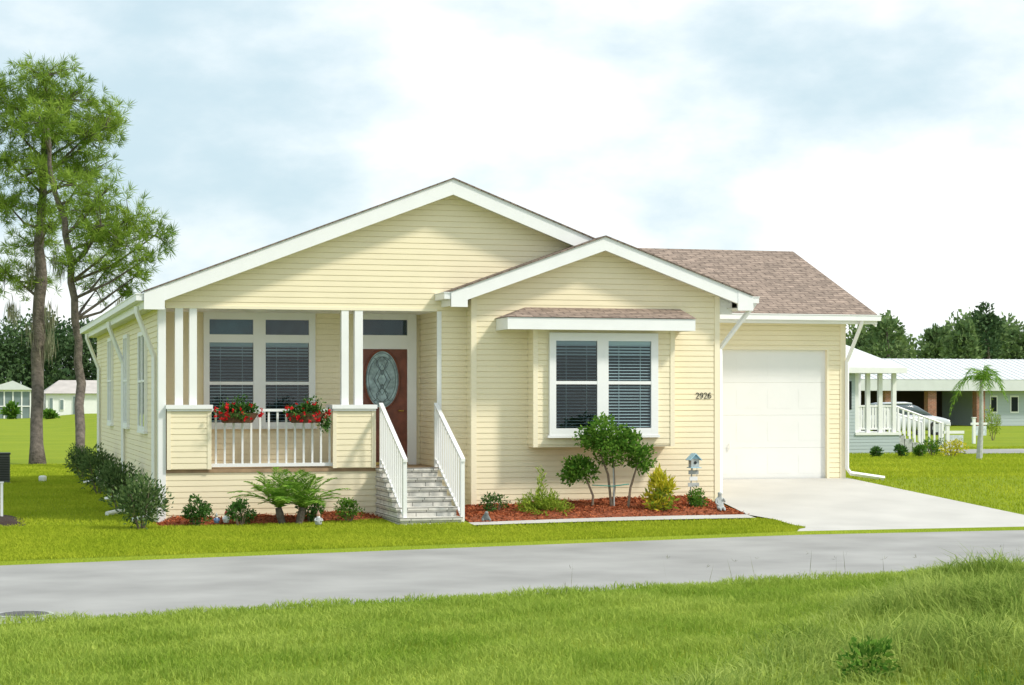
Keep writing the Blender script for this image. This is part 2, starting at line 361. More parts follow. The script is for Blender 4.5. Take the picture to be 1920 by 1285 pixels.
# roofs
def gable(xr,zr,sp,xa,xb,y0,y1,fd,matS,name,ov,ret=.35):
    za,zb=zr-sp*(xr-xa),zr-sp*(xb-xr); t=.022
    P=[(xa,za),(xr,zr),(xb,zb),(xb,zb-t),(xr,zr-t),(xa,za-t)]
    mb=MB()
    fn=lambda p,a:(p[0],a,p[1])
    mb.prism([P[0],P[1],P[4],P[5]],fn,y0-.03,y1); mb.prism([P[1],P[2],P[3],P[4]],fn,y0-.03,y1)
    r=mb.build(name,matS,H)
    e=t+.002; sd=fd-.05
    for (x0,z0,sg) in ((xa,za,1),(xb,zb,-1)):
        mb=MB()
        mb.prism([(x0,z0-e),(xr,zr-e),(xr,zr-fd),(x0,z0-fd)],fn,y0,y0+.035)
        mb.prism([(x0,z0-e-.01),(x0+sg*ret,z0+sp*ret-e-.02),(x0+sg*ret,z0-fd-.02),(x0,z0-fd-.02)],fn,y0-.008,y0+.05)
        mb.box(min(x0,x0+sg*.03),max(x0,x0+sg*.03),y0+.051,y1,z0-fd,z0-e)
        mb.build('fascia',M['white'],r)
        mb=MB()
        mb.prism([(x0+sg*.03,z0-sd+sp*.03),(xr,zr-sd),(xr,zr-sd+.012),(x0+sg*.03,z0-sd+.012+sp*.03)],fn,y0+.036,y0+ov)
        x1=x0+sg*.36
        mb.box(min(x0+sg*.031,x1),max(x0+sg*.031,x1),y0+ov,y1,z0-fd+.03,z0-fd+.045)
        mb.build('soffit',M['soffit'],r)
    return r
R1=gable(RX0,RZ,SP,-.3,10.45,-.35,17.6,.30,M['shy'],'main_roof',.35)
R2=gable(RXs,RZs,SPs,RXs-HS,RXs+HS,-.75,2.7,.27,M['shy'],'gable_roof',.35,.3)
def gutter(x0,x1,y0,y1,z1,par):
    MB().box(x0,x1,y0,y1,z1-.12,z1-.015).box(x0-.012,x1+.012,y0-.012,y1+.012,z1-.015,z1).build('gutter',M['white'],par)
gutter(-.43,-.303,-.33,17.6,RZ-SP*5.43-.05,R1)
gutter(RXs+HS+.003,RXs+HS+.12,-.74,2.1,RZs-SPs*HS-.03,R2)
gutter(RXs-HS-.12,RXs-HS-.003,-.74,-.03,RZs-SPs*HS-.03,R2)
# garage
EY=2.15;EZ=ZY(1500,588,2.15);GX=onY(1645,590,2.15).x;RY_=6.33;RZg=5.52
GW=XY(1582,YG)
DX0,DX1=11.0,XY(1550,YG); DZ1=ZY(1450,656,YG); SL=.545
siding([[(W,SL-.3),(DX0-.1,SL-.3),(DX0-.1,DZ1+.05),(W,DZ1+.05)],[(DX1+.05,SL-.3),(GW,SL-.3),(GW,DZ1+.05),(DX1+.05,DZ1+.05)],
        [(W,DZ1+.05),(GW,DZ1+.05),(GW,EZ+.02),(W,EZ+.02)]],fr(YG),'garage_wall')
MB().box(GW-.02,GW,YG,10.3,.2,EZ).prism([(YG,EZ),(10.3,EZ),(RY_,RZg-.1)],lambda p,a:(a,p[0],p[1]),GW-.02,GW).build('garage_wall',M['siding'],H)
MB().box(GW-.09,GW+.03,YG-.03,YG,.3,EZ-.1).build('corner_board',M['cream'],H)
mb=MB()
A=[(10.4,EY,EZ),(GX,EY,EZ),(GX,RY_,RZg),(6.85,RY_,RZg)]
mb.hexa([(x,y,z-.03) for x,y,z in A]+A)
B=[(6.85,RY_,RZg),(GX,RY_,RZg),(GX,10.5,EZ),(10.4,10.5,EZ)]
mb.hexa([(x,y,z-.03) for x,y,z in B]+B)
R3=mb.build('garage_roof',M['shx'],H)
MB().box(10.2,GX,EY+.005,EY+.03,EZ-.2,EZ-.031).prism([(EY+.03,EZ-.035),(RY_,RZg-.035),(RY_,RZg-.25),(EY+.03,EZ-.25)],lambda p,a:(a,p[0],p[1]),GX-.03,GX).build('fascia',M['white'],R3)
MB().box(10.2,GX-.031,EY+.031,YG,EZ-.19,EZ-.175).build('soffit',M['soffit'],R3)
gutter(10.55,GX+.03,EY-.11,EY,EZ-.015,R3)
mb=MB(); hh=(DZ1-SL)/4
for i in range(4):
    mb.box(DX0,DX1,YG+.06,YG+.1,SL+hh*i+.0012,SL+hh*(i+1)-.0012)
    for k in range(4):
        w4=(DX1-DX0)/4; a=DX0+w4*k+.09
        mb.box(a,a+w4-.18,YG+.0575,YG+.061,SL+hh*i+.14,SL+hh*(i+1)-.14)
gd=mb.build('garage_door',M['gdoor'],H)
MB().box(DX0-.1,DX0,YG-.02,YG+.1,SL-.2,DZ1+.05).box(DX1,DX1+.05,YG-.02,YG+.1,SL-.2,DZ1+.05).box(DX0,DX1,YG-.02,YG+.1,DZ1,DZ1+.05).build('door_frame',M['cream'],gd)
MB().box(DX0,DX1,YG+.03,YG+.11,SL-.1,SL+.002).build('door_seal',M['grey'],gd)
MB().tube([(11.62,YG+.05,1.2),(11.62,YG+.02,1.2),(11.62,YG+.02,1.3),(11.62,YG+.05,1.3)],.010,6).build('door_handle',M['white'],gd)
# windows
def window(mp,s0,s1,z0,z1,cols,rws,blind=True,backs=None,m=None,slat=.055):
    mb=MB(); es=[s0]+[v for c in cols for v in c]+[s1]
    for i in range(0,len(es),2): mb.mbox(mp,es[i],es[i+1],0,.075,z0,z1)
    ez=[z0]+[v for r in rws for v in r]+[z1]
    for a,b in cols:
        for i in range(0,len(ez),2): mb.mbox(mp,a,b,0,.07 if 0<i<len(ez)-2 else .074,ez[i],ez[i+1])
    mb.mbox(mp,s0-.03,s1+.03,.0,.085,z0-.045,z0-.001)
    o=mb.build('window',m or M['white'],H)
    for a,b in cols:
        for j,(c,d) in enumerate(rws):
            isT=backs and backs[j]
            MB().poly([mp(a,.022,c),mp(b,.022,c),mp(b,.022,d),mp(a,.022,d)]).build('painted_backing',M['teal'] if isT else M['dark'],o)  # flat sheet: painted reflection tone in transoms, near-black unlit room elsewhere
            if blind and not isT:
                q=MB(); z=c+.02; top=j==len(rws)-1-(1 if backs and backs[-1] else 0)
                while z<d-.01:
                    hgt=slat*(.5 if top and (d-z)<.26 else .24)
                    q.poly([mp(a+.012,.046,z),mp(b-.012,.046,z),mp(b-.012,.030,z+hgt),mp(a+.012,.030,z+hgt)]); z+=slat
                for s in (a+(b-a)*.25,a+(b-a)*.75): q.mbox(mp,s-.004,s+.004,.047,.049,c,d)
                if top: q.mbox(mp,a+.01,b-.01,.028,.05,d-.07,d)
                q.build('blind',M['blind'],o)
            MB().poly([mp(a,.055,c),mp(b,.055,c),mp(b,.055,d),mp(a,.055,d)]).build('pane',M['glass'],o)
    return o
def wz(px,ys,Y): return [ZY(px,y,Y) for y in ys]
z=wz(485,(800,792,722,716,643,628,600,587),YD)
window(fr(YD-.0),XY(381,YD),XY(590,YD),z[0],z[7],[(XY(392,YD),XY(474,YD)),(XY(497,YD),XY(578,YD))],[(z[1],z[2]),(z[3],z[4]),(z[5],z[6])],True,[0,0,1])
# bay
YB=-.8
BX0,BX1=XY(990,YR),XY(1262,YB); BZ0=ZY(1130,835,YB); BZ1=ZY(1130,612,YB)
siding([[(BX0,BZ0),(BX1,BZ0),(BX1,BZ1),(BX0,BZ1)]],fr(YB),'bay_wall')
siding([[(YB,BZ0),(YR,BZ0),(YR,BZ1),(YB,BZ1)]],lf(BX0),'bay_wall')
MB().box(BX0,BX1,YB,YR,BZ0-.03,BZ0).box(BX1-.02,BX1,YB+.001,YR,BZ0,BZ1).build('bay_wall',M['cream'],H)
for a,b in ((BX0-.025,BX0+.06),(BX1-.06,BX1+.025)): MB().box(a,b,YB-.028,YB,BZ0-.03,BZ1).build('corner_board',M['cream'],H)
z=wz(1130,(816,803,721,715,640,625),YB)
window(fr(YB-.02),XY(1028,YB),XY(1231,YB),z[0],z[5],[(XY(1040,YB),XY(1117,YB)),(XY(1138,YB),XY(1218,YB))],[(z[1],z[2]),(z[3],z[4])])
YC=-1.2
cx0,cx1=XY(952,YC),XY(1304,YC); cz1=ZY(1130,596,YC); cz0=ZY(1130,619,YC); tx0,tx1=XY(985,YR),XY(1275,YR); tz=ZY(1130,578,YR)
mb=MB(); 
mb.poly([(cx0-.02,YC-.02,cz1),(cx1+.02,YC-.02,cz1),(tx1,YR,tz),(tx0,YR,tz)]).poly([(cx0-.02,YC-.02,cz1),(tx0,YR,tz),(cx0-.02,YR,cz1)]).poly([(cx1+.02,YC-.02,cz1),(cx1+.02,YR,cz1),(tx1,YR,tz)]).poly([(cx0-.02,YC-.02,cz1),(cx0-.02,YR,cz1),(cx1+.02,YR,cz1),(cx1+.02,YC-.02,cz1)])
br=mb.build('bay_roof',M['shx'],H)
MB().box(cx0,cx1,YC,YC+.03,cz0,cz1-.01).box(cx0,cx0+.03,YC+.03,YR-.02,cz0,cz1-.01).box(cx1-.03,cx1,YC+.03,YR-.02,cz0,cz1-.01).build('fascia',M['white'],br)
MB().box(cx0+.03,cx1-.03,YC+.03,YR-.02,cz0+.02,cz0+.03).build('soffit',M['soffit'],br)
# side windows
for pa,pb,t,b in ((265,278,622,808),(237,244.5,628,800),(207,214,634,795)):
    y0,y1=onX(pb,700,0).y,onX(pa,700,0).y; pm=(pa+pb)/2
    zt,zb=onX(pm,t,0).z,onX(pm,b,0).z; ym=(y0+y1)/2
    window(lf(0),y0,y1,zb,zt,[(y0+.08,ym-.06),(ym+.06,y1-.08)],[(zb+.08,(zb+zt)/2-.02),((zb+zt)/2+.02,zt-.08)],slat=.08)
# entry door
Dx0,Dx1=XY(669,YD),XY(779,YD); dx0,dx1=XY(673.5,YD),XY(762,YD); Dz0=ZP+.0; Dzt=ZY(720,587,YD); dzt=ZY(720,655,YD); dz0=ZP+.05
mb=MB(); o0=fr(YD)
mb.mbox(o0,Dx0-.02,dx0,0,.09,Dz0,Dzt).mbox(o0,dx1,Dx1,0,.09,Dz0,Dzt).mbox(o0,dx0,dx1,0,.088,dzt,ZY(720,629,YD)).mbox(o0,dx0,dx1,0,.088,ZY(720,600,YD),Dzt)
door=mb.build('entry_door',M['white'],H)
za,zb=ZY(720,629,YD),ZY(720,600,YD)
MB().poly([o0(dx0,.03,za),o0(dx1,.03,za),o0(dx1,.03,zb),o0(dx0,.03,zb)]).build('reflection_backing',M['teal'],door)  # sheet behind the glass, its colour stands for the transom's reflection
MB().poly([o0(dx0,.05,za),o0(dx1,.05,za),o0(dx1,.05,zb),o0(dx0,.05,zb)]).build('pane',M['glass'],door)
mb=MB().mbox(o0,dx0,dx1,.0,.055,dz0,dzt)
mx=(dx0+dx1)/2
mb.mbox(o0,mx-.32,mx-.04,.055,.066,dz0+.12,dz0+.62).mbox(o0,mx+.04,mx+.32,.055,.066,dz0+.12,dz0+.62)
mb.build('door_leaf',M['wood'],door)
oc=(XY(715,YD),ZY(714,712,YD)); orx,orz=.32,.53
ell=lambda k,a:(oc[0]+orx*k*math.cos(a),YD-.072,oc[1]+orz*k*math.sin(a))
MB().poly([ell(1,2*math.pi*i/40) for i in range(40)]).build('leaded_glass',M['oval'],door)
mb=MB()
mb.tube([ell(1.03,2*math.pi*i/40) for i in range(41)],.022,6)
mb.build('glass_surround',M['wood'],door)
mb=MB()
for k in (.8,.93): mb.tube([ell(k,2*math.pi*i/36) for i in range(37)],.006,5)
for a,b in ((.5,.55),(.28,.32)):
    mb.tube([(oc[0]+orx*a*math.cos(i*math.pi/2),YD-.074,oc[1]+orz*b*math.sin(i*math.pi/2)) for i in range(5)],.008,5)
for sg in (-1,1):
    for sv in (-1,1):
        mb.tube([(oc[0]+sg*orx*t*.75*(1-.35*t),YD-.074,oc[1]+sv*orz*(.15+.6*math.sin(t*1.9))) for t in np.linspace(0,1,9)],.006,5)
        mb.tube([(oc[0]+sg*orx*.35*math.sin(t*3.1),YD-.074,oc[1]+sv*orz*(.3+.5*t)) for t in np.linspace(0,1,9)],.006,5)
mb.build('came',M['came'],door)
MB().mbox(o0,dx0,dx1,.0,.13,ZP+.004,ZP+.045).build('threshold',M['brass'],door)
MB().tube([o0(dx1-.08,.05,dz0+.95),o0(dx1-.08,.11,dz0+.95),o0(dx1-.18,.12,dz0+.95)],.014,6).build('door_handle',M['brass'],door)
# porch piers, columns, railing
def pier(x0,x1):
    zc=ZY(350,767,0)
    p=MB().box(x0+.002,x1-.002,-.058,.45,ZP,zc).build('porch_pier',M['siding'],H)
    siding([[(x0,ZP),(x1,ZP),(x1,zc),(x0,zc)]],fr(-.06),'pier_siding',p)
    for s0 in (x0,x1): MB().box(s0-.03,s0+.04,-.085,-.061,ZP,zc).build('corner_board',M['cream'],p)
    MB().box(x0-.05,x1+.06,-.13,.5,zc,zc+.07).box(x0-.03,x1+.04,-.105,.47,zc-.04,zc).build('pier_cap',M['white'],p)
    return zc+.07
zc=pier(XY(316,-.06),XY(392,-.06)); pier(XY(627,-.06),XY(700,-.06))
for a,b in ((328,343),(355,369),(640,653.5),(665,680)):
    x0,x1=XY(a,-.0),XY(b,-.0)
    MB().box(x0,x1,-.02,-.02+(x1-x0),zc,ZT).build('porch_column',M['white'],H)
px0,px1=XY(393,0)+.02,XY(627,0)-.02; zt=ZY(500,767,0); zb=ZY(500,872,0)
rl=MB().box(px0,px1,.0,.07,zt-.045,zt).build('porch_railing',M['white'],H)
MB().box(px0,px1,.01,.06,zb-.03,zb+.03).build('bottom_rail',M['white'],rl)
nb=14
for i in range(nb):
    x=px0+(px1-px0)*(i+.6)/nb; MB().box(x-.017,x+.017,.018,.052,zb+.03,zt-.045).build('baluster',M['white'],rl)
# stairs
SX0,SX1=3.8,4.84; n=6; st0=.06; rise=(ZP-st0)/n; run=.345
ston=None
for i in range(n):
    y0=-2.08+run*i; zt0=st0+rise*i
    mb=MB().box(SX0,SX1,y0,-.035,zt0-(.2 if i==0 else 0),zt0+rise-.045).box(SX0-.02,SX1+.02,y0-.025,-.033,zt0+rise-.045,zt0+rise-.0 if i<n-1 else ZP-.003)
    if ston is None: ston=mb.build('stairs',M['step'],H)
    else: mb.build('step',M['step'],ston)
def stair_rail(x):
    y0,y1=-2.0,-.05; z0g=.06; ztop0=1.2;ztop1=2.12
    zr=lambda y:ztop0+(ztop1-ztop0)*(y-y0)/(y1-y0)
    r=MB().hexa([(x-.035,y0-.05,zr(y0)-.05),(x+.035,y0-.05,zr(y0)-.05),(x+.035,y1,zr(y1)-.03),(x-.035,y1,zr(y1)-.03),(x-.035,y0-.05,zr(y0)),(x+.035,y0-.05,zr(y0)),(x+.035,y1,zr(y1)+.02),(x-.035,y1,zr(y1)+.02)]).build('stair_railing',M['white'],H)
    MB().box(x-.032,x+.032,y0-.03,y0+.034,.0,zr(y0)-.045).build('newel_post',M['white'],r)
    MB().box(x-.032,x+.032,y1-.06,y1,ZP,zr(y1)-.045).build('newel_post',M['white'],r)
    lo=lambda y:ZP-.0+ (y-y1)*.44*1.05+.13
    MB().hexa([(x-.02,y0+.034,lo(y0)-.02),(x+.02,y0+.034,lo(y0)-.02),(x+.02,y1-.06,lo(y1)-.02),(x-.02,y1-.06,lo(y1)-.02),(x-.02,y0+.034,lo(y0)+.02),(x+.02,y0+.034,lo(y0)+.02),(x+.02,y1-.06,lo(y1)+.02),(x-.02,y1-.06,lo(y1)+.02)]).build('bottom_rail',M['white'],r)
    for i in range(12):
        y=y0+(y1-y0)*(i+.9)/12.8
        MB().box(x-.013,x+.013,y-.013,y+.013,lo(y),zr(y)-.03).build('baluster',M['white'],r)
stair_rail(3.88); stair_rail(4.88)
# downspouts
def dspout(pts,par=H):
    MB().tube(pts,.045,4).build('downspout',M['white'],par)
for y,k in ((.35,0),(7.5,1),(15.6,2)):
    dspout([(-.37,y,3.82),(-.36,y,3.7),(-.07,y+.0,2.95),(-.07,y,2.8),(-.07,y,.25),(-.12,y,.16),(-.45,y,.1)])
xg=RXs+HS+.06
dspout([(xg,-.68,3.98),(xg-.05,-.66,3.9),(W+.09,-.3,3.15),(W+.09,-.3,3.0),(W+.09,-.3,.45)])
dspout([(GX-.35,EY-.06,EZ-.1),(GX-.37,EY-.04,EZ-.2),(GW+.04,YG-.07,EZ-.95),(GW+.04,YG-.07,EZ-1.1),(GW+.04,YG-.07,.78),(GW+.1,YG-.12,.68),(GW+.75,YG-.35,.58)])
q=gp(212,968); MB().tube([(q.x-.12,q.y-.1,q.z+.05),(q.x+.2,q.y+.2,q.z+.09)],.045,8).build('drain_pipe',M['white'],H)
# house number: each digit drawn as plain upright strokes
p=onY(1304,747,YR); pw=(XY(1334,YR)-p.x); hN=.10
DG={'2':[(0,.78),(.15,.95),(.5,1),(.85,.92),(.95,.72),(.8,.5),(.3,.2),(0,0),(1,0)],
    '9':[(.1,.05),(.5,0),(.85,.2),(1,.6),(.88,.9),(.5,1),(.1,.88),(0,.66),(.15,.45),(.5,.38),(.85,.5),(1,.66)],
    '6':[(.9,.95),(.5,1),(.15,.8),(0,.4),(.12,.1),(.5,0),(.9,.12),(1,.34),(.85,.55),(.5,.62),(.15,.5),(0,.34)]}
cell=pw/4
for i,ch in enumerate('2926'):
    x0=p.x+cell*i+.005; cw=cell*.70
    MB().tube([(x0+u*cw,YR-.026,p.z+v*hN) for u,v in DG[ch]],.0065,6).build('house_number',M['black'],H)
# ---------- flower baskets ----------
def basket(pa,pb,label,trail):
    x0,x1=XY(pa,-.15),XY(pb,-.15); xm=(x0+x1)/2; hw=(x1-x0)/2; zt=ZY((pa+pb)/2,775,-.15)
    t=thing('flower_basket',label,'flower basket',(xm,-.15,zt-.2),'flower baskets on the porch railing')
    mb=MB(); mb.prism([(hw*.85*math.cos(a),.13*math.sin(a)) for a in np.linspace(0,2*math.pi,18)[:-1]],lambda p,a:(xm+p[0]*(1-.35*(zt-a)/.2),-.15+p[1]*(1-.3*(zt-a)/.2),a),zt-.17,zt)
    mb.build('basket',M['coco'],t)
    for k in (-.5,.5): MB().tube([(xm+hw*k,-.02,zt-.1),(xm+hw*k,-.02,zt+.06),(xm+hw*k,.09,zt+.06),(xm+hw*k,.09,zt-.02)],.006,5).build('hook',M['black'],t)
    V=[cloud((xm,-.17,zt+.03),(hw*1.0,.2,.15),1000,.06,.035,K=16,sub=.45)]
    if trail: V.append(cloud((x1-.08,-.15,zt-.12),(.10,.1,.3),220,.06,.035)); V.append(cloud((xm+.1,-.15,zt+.2),(.25,.08,.12),80,.06,.03))
    else: V.append(cloud((xm+.05,-.1,zt+.2),(.2,.08,.14),80,.06,.03))
    np_obj('leaves',np.concatenate(V),M['leaf_d'],t)
    nf=34; cc=np.array([xm,-.17,zt+.02])+rnd(nf)*np.array([hw*.98,.2,.16]); cc[:,1]=np.minimum(cc[:,1],-.2)-rng.uniform(0,.08,nf)
    P=np.repeat(cc,6,0); D=rnd(len(P))*np.array([1,.5,1]); np_obj('flowers',kites(P,D,.042,.036),M['red'],t)
basket(398,492,'basket of red flowers hung on the porch railing, beside the taller left porch pier',False)
basket(528,617,'basket of red flowers with trailing leaves on the porch railing, nearer the entry door',True)
# ---------- plants ----------
def shrub(name,label,px,py,wpx,hpx,m,n=900,L=.07,W=.035,group=None,up=.3,K=16,cat='shrub',sub=.45):
    b=gp(px,py); k=depth(b)/FO; w_,h=wpx*k/2,hpx*k
    t=thing(name,label,cat,b,group)
    np_obj('foliage',cloud((b.x,b.y,b.z+h*.55),(w_*.9,w_*.9,h*.5),n,L,W,K=K,up=up,sub=sub),m,t)
    mb=MB()
    for i in range(5):
        a=i*1.3; mb.tube([(b.x+.02*math.cos(a),b.y+.02*math.sin(a),b.z-.05),(b.x+w_*.3*math.cos(a),b.y+w_*.3*math.sin(a),b.z+h*.35),(b.x+w_*.5*math.cos(a),b.y+w_*.5*math.sin(a),b.z+h*.75)],[.015,.01,.005],5)
    mb.build('stem',M['bark2'],t); return t
gg='shrubs along the side of the house'
for (px,py,w_,h,l) in ((152,898,60,60,'dark shrub against the side wall, farthest back of the row'),(184,928,92,86,'grey-green shrub in the middle of the row along the side wall, second from the back'),(224,962,96,92,'grey-green shrub along the side wall, second from the front of the row'),(264,995,116,104,'broad grey-green shrub at the front corner of the side wall')):
    shrub('shrub',l,px,py,w_,h,M['leaf_g'],2100,.085,.032,gg,up=.7,K=26,sub=.6)
gg='small shrubs below the porch'
shrub('shrub','round dark green shrub in the bed, leftmost below the porch',368,989,70,60,M['leaf_d'],1100,.055,.03,gg)
shrub('shrub','low dark shrub left of the small palm',450,988,66,50,M['leaf_d'],900,.055,.03,gg)
shrub('shrub','dark shrub half hidden behind the small palm',584,982,66,54,M['leaf_d'],900,.055,.03,gg)
shrub('shrub','low loose shrub between the small palm and the steps',654,981,68,46,M['leaf_m'],700,.055,.025,gg)
shrub('shrub','small dark loose shrub just right of the front steps',928,968,62,40,M['leaf_d'],520,.06,.028)
shrub('shrub','compact green shrub below the birdhouse by the house corner',1309,962,54,42,M['leaf_m'],900,.05,.026)
# spiky lime shrub
def spiky(label,px,py,wpx,hpx,m,plume):
    b=gp(px,py); k=depth(b)/FO; t=thing('feathery_shrub',label,'shrub',b); V=[]
    st=MB()
    for i in range(120):
        a=rng.uniform(0,6.28); r=(rng.uniform(0,1)**.6); el=1.35-r*1.15
        Ln=(wpx*k*.52*r+hpx*k*.55*(1-r))*rng.uniform(.8,1.1)
        d=np.array([math.cos(a)*math.cos(el),math.sin(a)*math.cos(el),math.sin(el)])
        tt=np.linspace(.15,1,14); P=np.array(b)+d*Ln*tt[:,None]; P[:,2]+=-.12*r*Ln*tt**2
        for sg in (-1,1): V.append(kites(P,d*.8+rnd(14)*.7,.075,.020))
        if i<8: st.tube([tuple(b),tuple(P[7])],[.006,.004],4)
    if plume:
        P=np.array(b)+np.stack([rng.normal(0,.03,160)-.03,rng.normal(0,.03,160),rng.uniform(0,hpx*k,160)],1); V.append(kites(P,rnd(160)+np.array([0,0,1.]),.1,.022))
    np_obj('foliage',np.concatenate(V),m,t); st.build('stem',M['bark2'],t)
spiky('feathery lime-green shrub left of the small clipped tree',1018,969,112,90,M['leaf_l'],True)
# croton
b=gp(1242,965); k=depth(b)/FO; t=thing('croton','bright yellow-leaved bush between the small clipped tree and the birdhouse','bush',b)
np_obj('foliage',np.concatenate([cloud((b.x,b.y,b.z+.5),(.27,.25,.3),500,.13,.035,up=1.0),cloud((b.x-.12,b.y,b.z+.22),(.25,.22,.2),260,.11,.035,up=.8)]),M['leaf_y'],t)
np_obj('lower_foliage',cloud((b.x,b.y,b.z+.25),(.26,.25,.24),330,.12,.035,up=.8),M['leaf_l'],t)
MB().tube([b,(b.x,b.y,b.z+.5)],[.02,.01],6).tube([b,(b.x+.12,b.y,b.z+.4)],[.014,.008],5).build('stem',M['bark2'],t)
# clipped tree
b=gp(1143,962); k=depth(b)/FO; dd=depth(b); t=thing('small_tree','small multi-trunked tree with glossy clipped crowns in front of the bay window','tree',b)
tips=[((1110,962),(1112,930),(1098,895),0),((1148,960),(1152,915),(1150,860),0),((1176,958),(1182,915),(1196,868),0),((1148,960),(1140,890),(1125,850),0)]
for q in tips:
    pts=[at(q[0][0],q[0][1],dd),at(q[1][0],q[1][1],dd),at(q[2][0],q[2][1],dd)]; pts[0].z=b.z-.03
    MB().tube(pts,[.026,.022,.015],7).build('trunk',M['bark2'],t)
for (px,py,ax,ay,n_) in ((1138,820,66,50,2600),(1090,880,48,36,1300),(1198,858,38,30,900),(1150,850,42,32,800)):
    p=at(px,py,dd); np_obj('crown',cloud(p,(ax*k,ax*k*.9,ay*k),n_,.075,.04,K=18,sub=.42,up=.3),M['leaf_m'],t)
pt=[at(1112,910,dd-.03),at(1150,912,dd-.06),at(1180,908,dd-.03)]
MB().tube(pt+[p+Vector((0,.06,.0)) for p in pt[::-1]]+[pt[0]],.008,5).build('tie',M['teald'],t)
MB().tube([at(1152,958,dd-.05),at(1150,878,dd-.05)],.012,5).build('stake',M['stone'],t)
# palms
def fronds(b,n,L,droop,leaf,lw,elr=(.1,1.3),nl=26,rag=.15):
    V=[]
    for i in range(n):
        a=2.4*i+rng.uniform(-.4,.4); el=elr[0]+(elr[1]-elr[0])*((i+.5)/n)+rng.uniform(-rag,rag); Ln=L*rng.uniform(.9-rag,1.1)
        h=np.array([math.cos(a),math.sin(a),0]); up=np.array([0,0,1.])
        tt=np.linspace(0,1,nl); P=np.array(b)+h*(Ln*math.cos(el)*tt[:,None])+up*(Ln*math.sin(el)*tt-droop*rng.uniform(1-rag,1+rag)*Ln*tt**2.2)[:,None]
        T=np.gradient(P,axis=0); T=nrm(T); S=nrm(np.cross(T,up))
        ll=leaf*np.sin(np.pi*(.15+.8*tt))*rng.uniform(1-2*rag,1+rag,nl)
        for sg in (-1,1):
            D=S*sg*.85+T*.7+up*-(.1+2*max(0,rag-.15))+rnd(nl)*rag*1.2; V.append(kites(P,D,ll,lw))
        V.append(kites(P[:-1],np.diff(P,axis=0),np.linalg.norm(np.diff(P,axis=0),axis=1)*1.6,.018))
    return np.concatenate(V)
b=gp(545,986); t=thing('palm_plant','small palm with two short trunks and arching fronds below the porch railing','palm',b)
for px in (530,560):
    p=gp(px,985); lean=(px-545)*.003
    MB().tube([p,(p.x+lean,p.y,p.z+.18),(p.x+lean*1.6,p.y,p.z+.30)],[.06,.07,.055],9).build('trunk',M['bark'],t)
    np_obj('fronds',fronds((p.x+lean*1.6,p.y,p.z+.30),30,1.02,.37,.19,.014,(.4,1.5),38),M['palm'],t)
# pines
def pine(label,pts,rads,clusters,Zc,moss,m):
    b=gp(*pts[0]); t=thing('pine_tree',label,'pine tree',b,)
    P=[at(x,y,Zc) for x,y in pts]; P[0]=Vector((b.x,b.y,b.z-.1))
    f=[]; rr=[]
    for i in range(len(P)-1):
        for k in range(4):
            u=k/4; q=P[i].lerp(P[i+1],u); f.append(q+Vector((random.uniform(-.06,.06),random.uniform(-.06,.06),0))); rr.append((rads[i]*(1-u)+rads[i+1]*u)*random.uniform(.92,1.08))
    f.append(P[-1]); rr.append(rads[-1]); rr[0]*=1.35
    MB().tube(f,rr,10).build('trunk',M['bark'],t,True)
    V=[]; mb=MB()
    for (px,py,ax,ay) in clusters:
        k=Zc/FO; dz=rng.uniform(-1.3,1.3); c=at(px,py,Zc)+Vector((s_*dz,c_*dz,0)); r=np.array([ax*k,ax*k*.9,ay*k])*1.2
        a=min(f,key=lambda q:abs(q.z-(c.z-.35*abs((c-q).length)-.4)))
        mid=a.lerp(c,.5)+Vector((0,0,-.12+random.uniform(-.1,.15)))
        mb.tube([a,mid,c],[.055,.04,.02],6)
        nt=int(ax*ay/20)
        pp=rnd(nt)*rng.uniform(.25,1,size=(nt,1))
        tc=np.array(c)+pp*r+rng.normal(0,.16,(nt,3))
        for j in range(0,nt,4): mb.tube([c,Vector(tc[j])],[.02,.008],4)
        nn=26; Pn=np.repeat(tc,nn,0); axis=np.repeat(nrm(pp*np.array([1,1,.6])+np.array([0,0,.35])+rng.normal(0,.3,(nt,3))),nn,0)
        D=axis*.7+rnd(len(Pn))*.85; V.append(kites(Pn,D,rng.uniform(.18,.42,len(Pn)),.022,.05))
    np_obj('crown',np.concatenate(V),m,t); mb.build('limbs',M['bark'],t)
    V=[]
    for px,py,ln in moss:
        c=np.array(at(px,py,Zc)); nn=110; Pn=c+rng.normal(size=(nn,3))*np.array([.12,.12,.1]); Pn[:,2]-=rng.uniform(0,ln*.6,nn)
        V.append(kites(Pn,np.array([[0,0,-1.]])+rnd(nn)*.12,rng.uniform(.3,.7,nn),.025,.05))
    np_obj('hanging_moss',np.concatenate(V),M['moss'],t)
pine('tall pine with a straight mossy trunk and high dense crown, left of the pair',[(72,872),(71,700),(76,560),(75,430),(82,300),(96,170)],[.22,.21,.20,.16,.11,.05],
 [(95,152,58,26),(60,185,60,34),(135,195,66,34),(188,215,46,30),(35,240,52,38),(105,255,68,34),(172,262,50,30),(25,310,48,36),(85,325,54,30),(160,318,42,24),(20,385,50,30),(75,385,40,24),(48,455,50,26),(8,510,44,32),(105,425,34,20),(60,530,36,20),(5,180,40,40),(205,245,30,22),(130,300,50,26)],64,[(92,560,1.4),(58,480,1.2),(92,620,1.0),(22,560,.7),(64,600,.8)],M['pine'])
pine('slender leaning pine with long branches reaching toward the house, right of the pair',[(155,880),(150,720),(140,560),(126,440),(98,330),(90,240)],[.15,.14,.12,.10,.08,.04],
 [(198,378,46,24),(245,412,52,24),(288,440,34,22),(230,462,54,26),(180,440,46,26),(272,485,36,18),(150,395,46,24),(192,505,40,22),(222,545,28,18),(148,490,34,18),(98,242,44,30),(240,515,28,14),(150,350,38,20),(205,430,40,20),(165,540,24,12)],61,[(228,560,.6),(110,470,.9)],M['pine'])
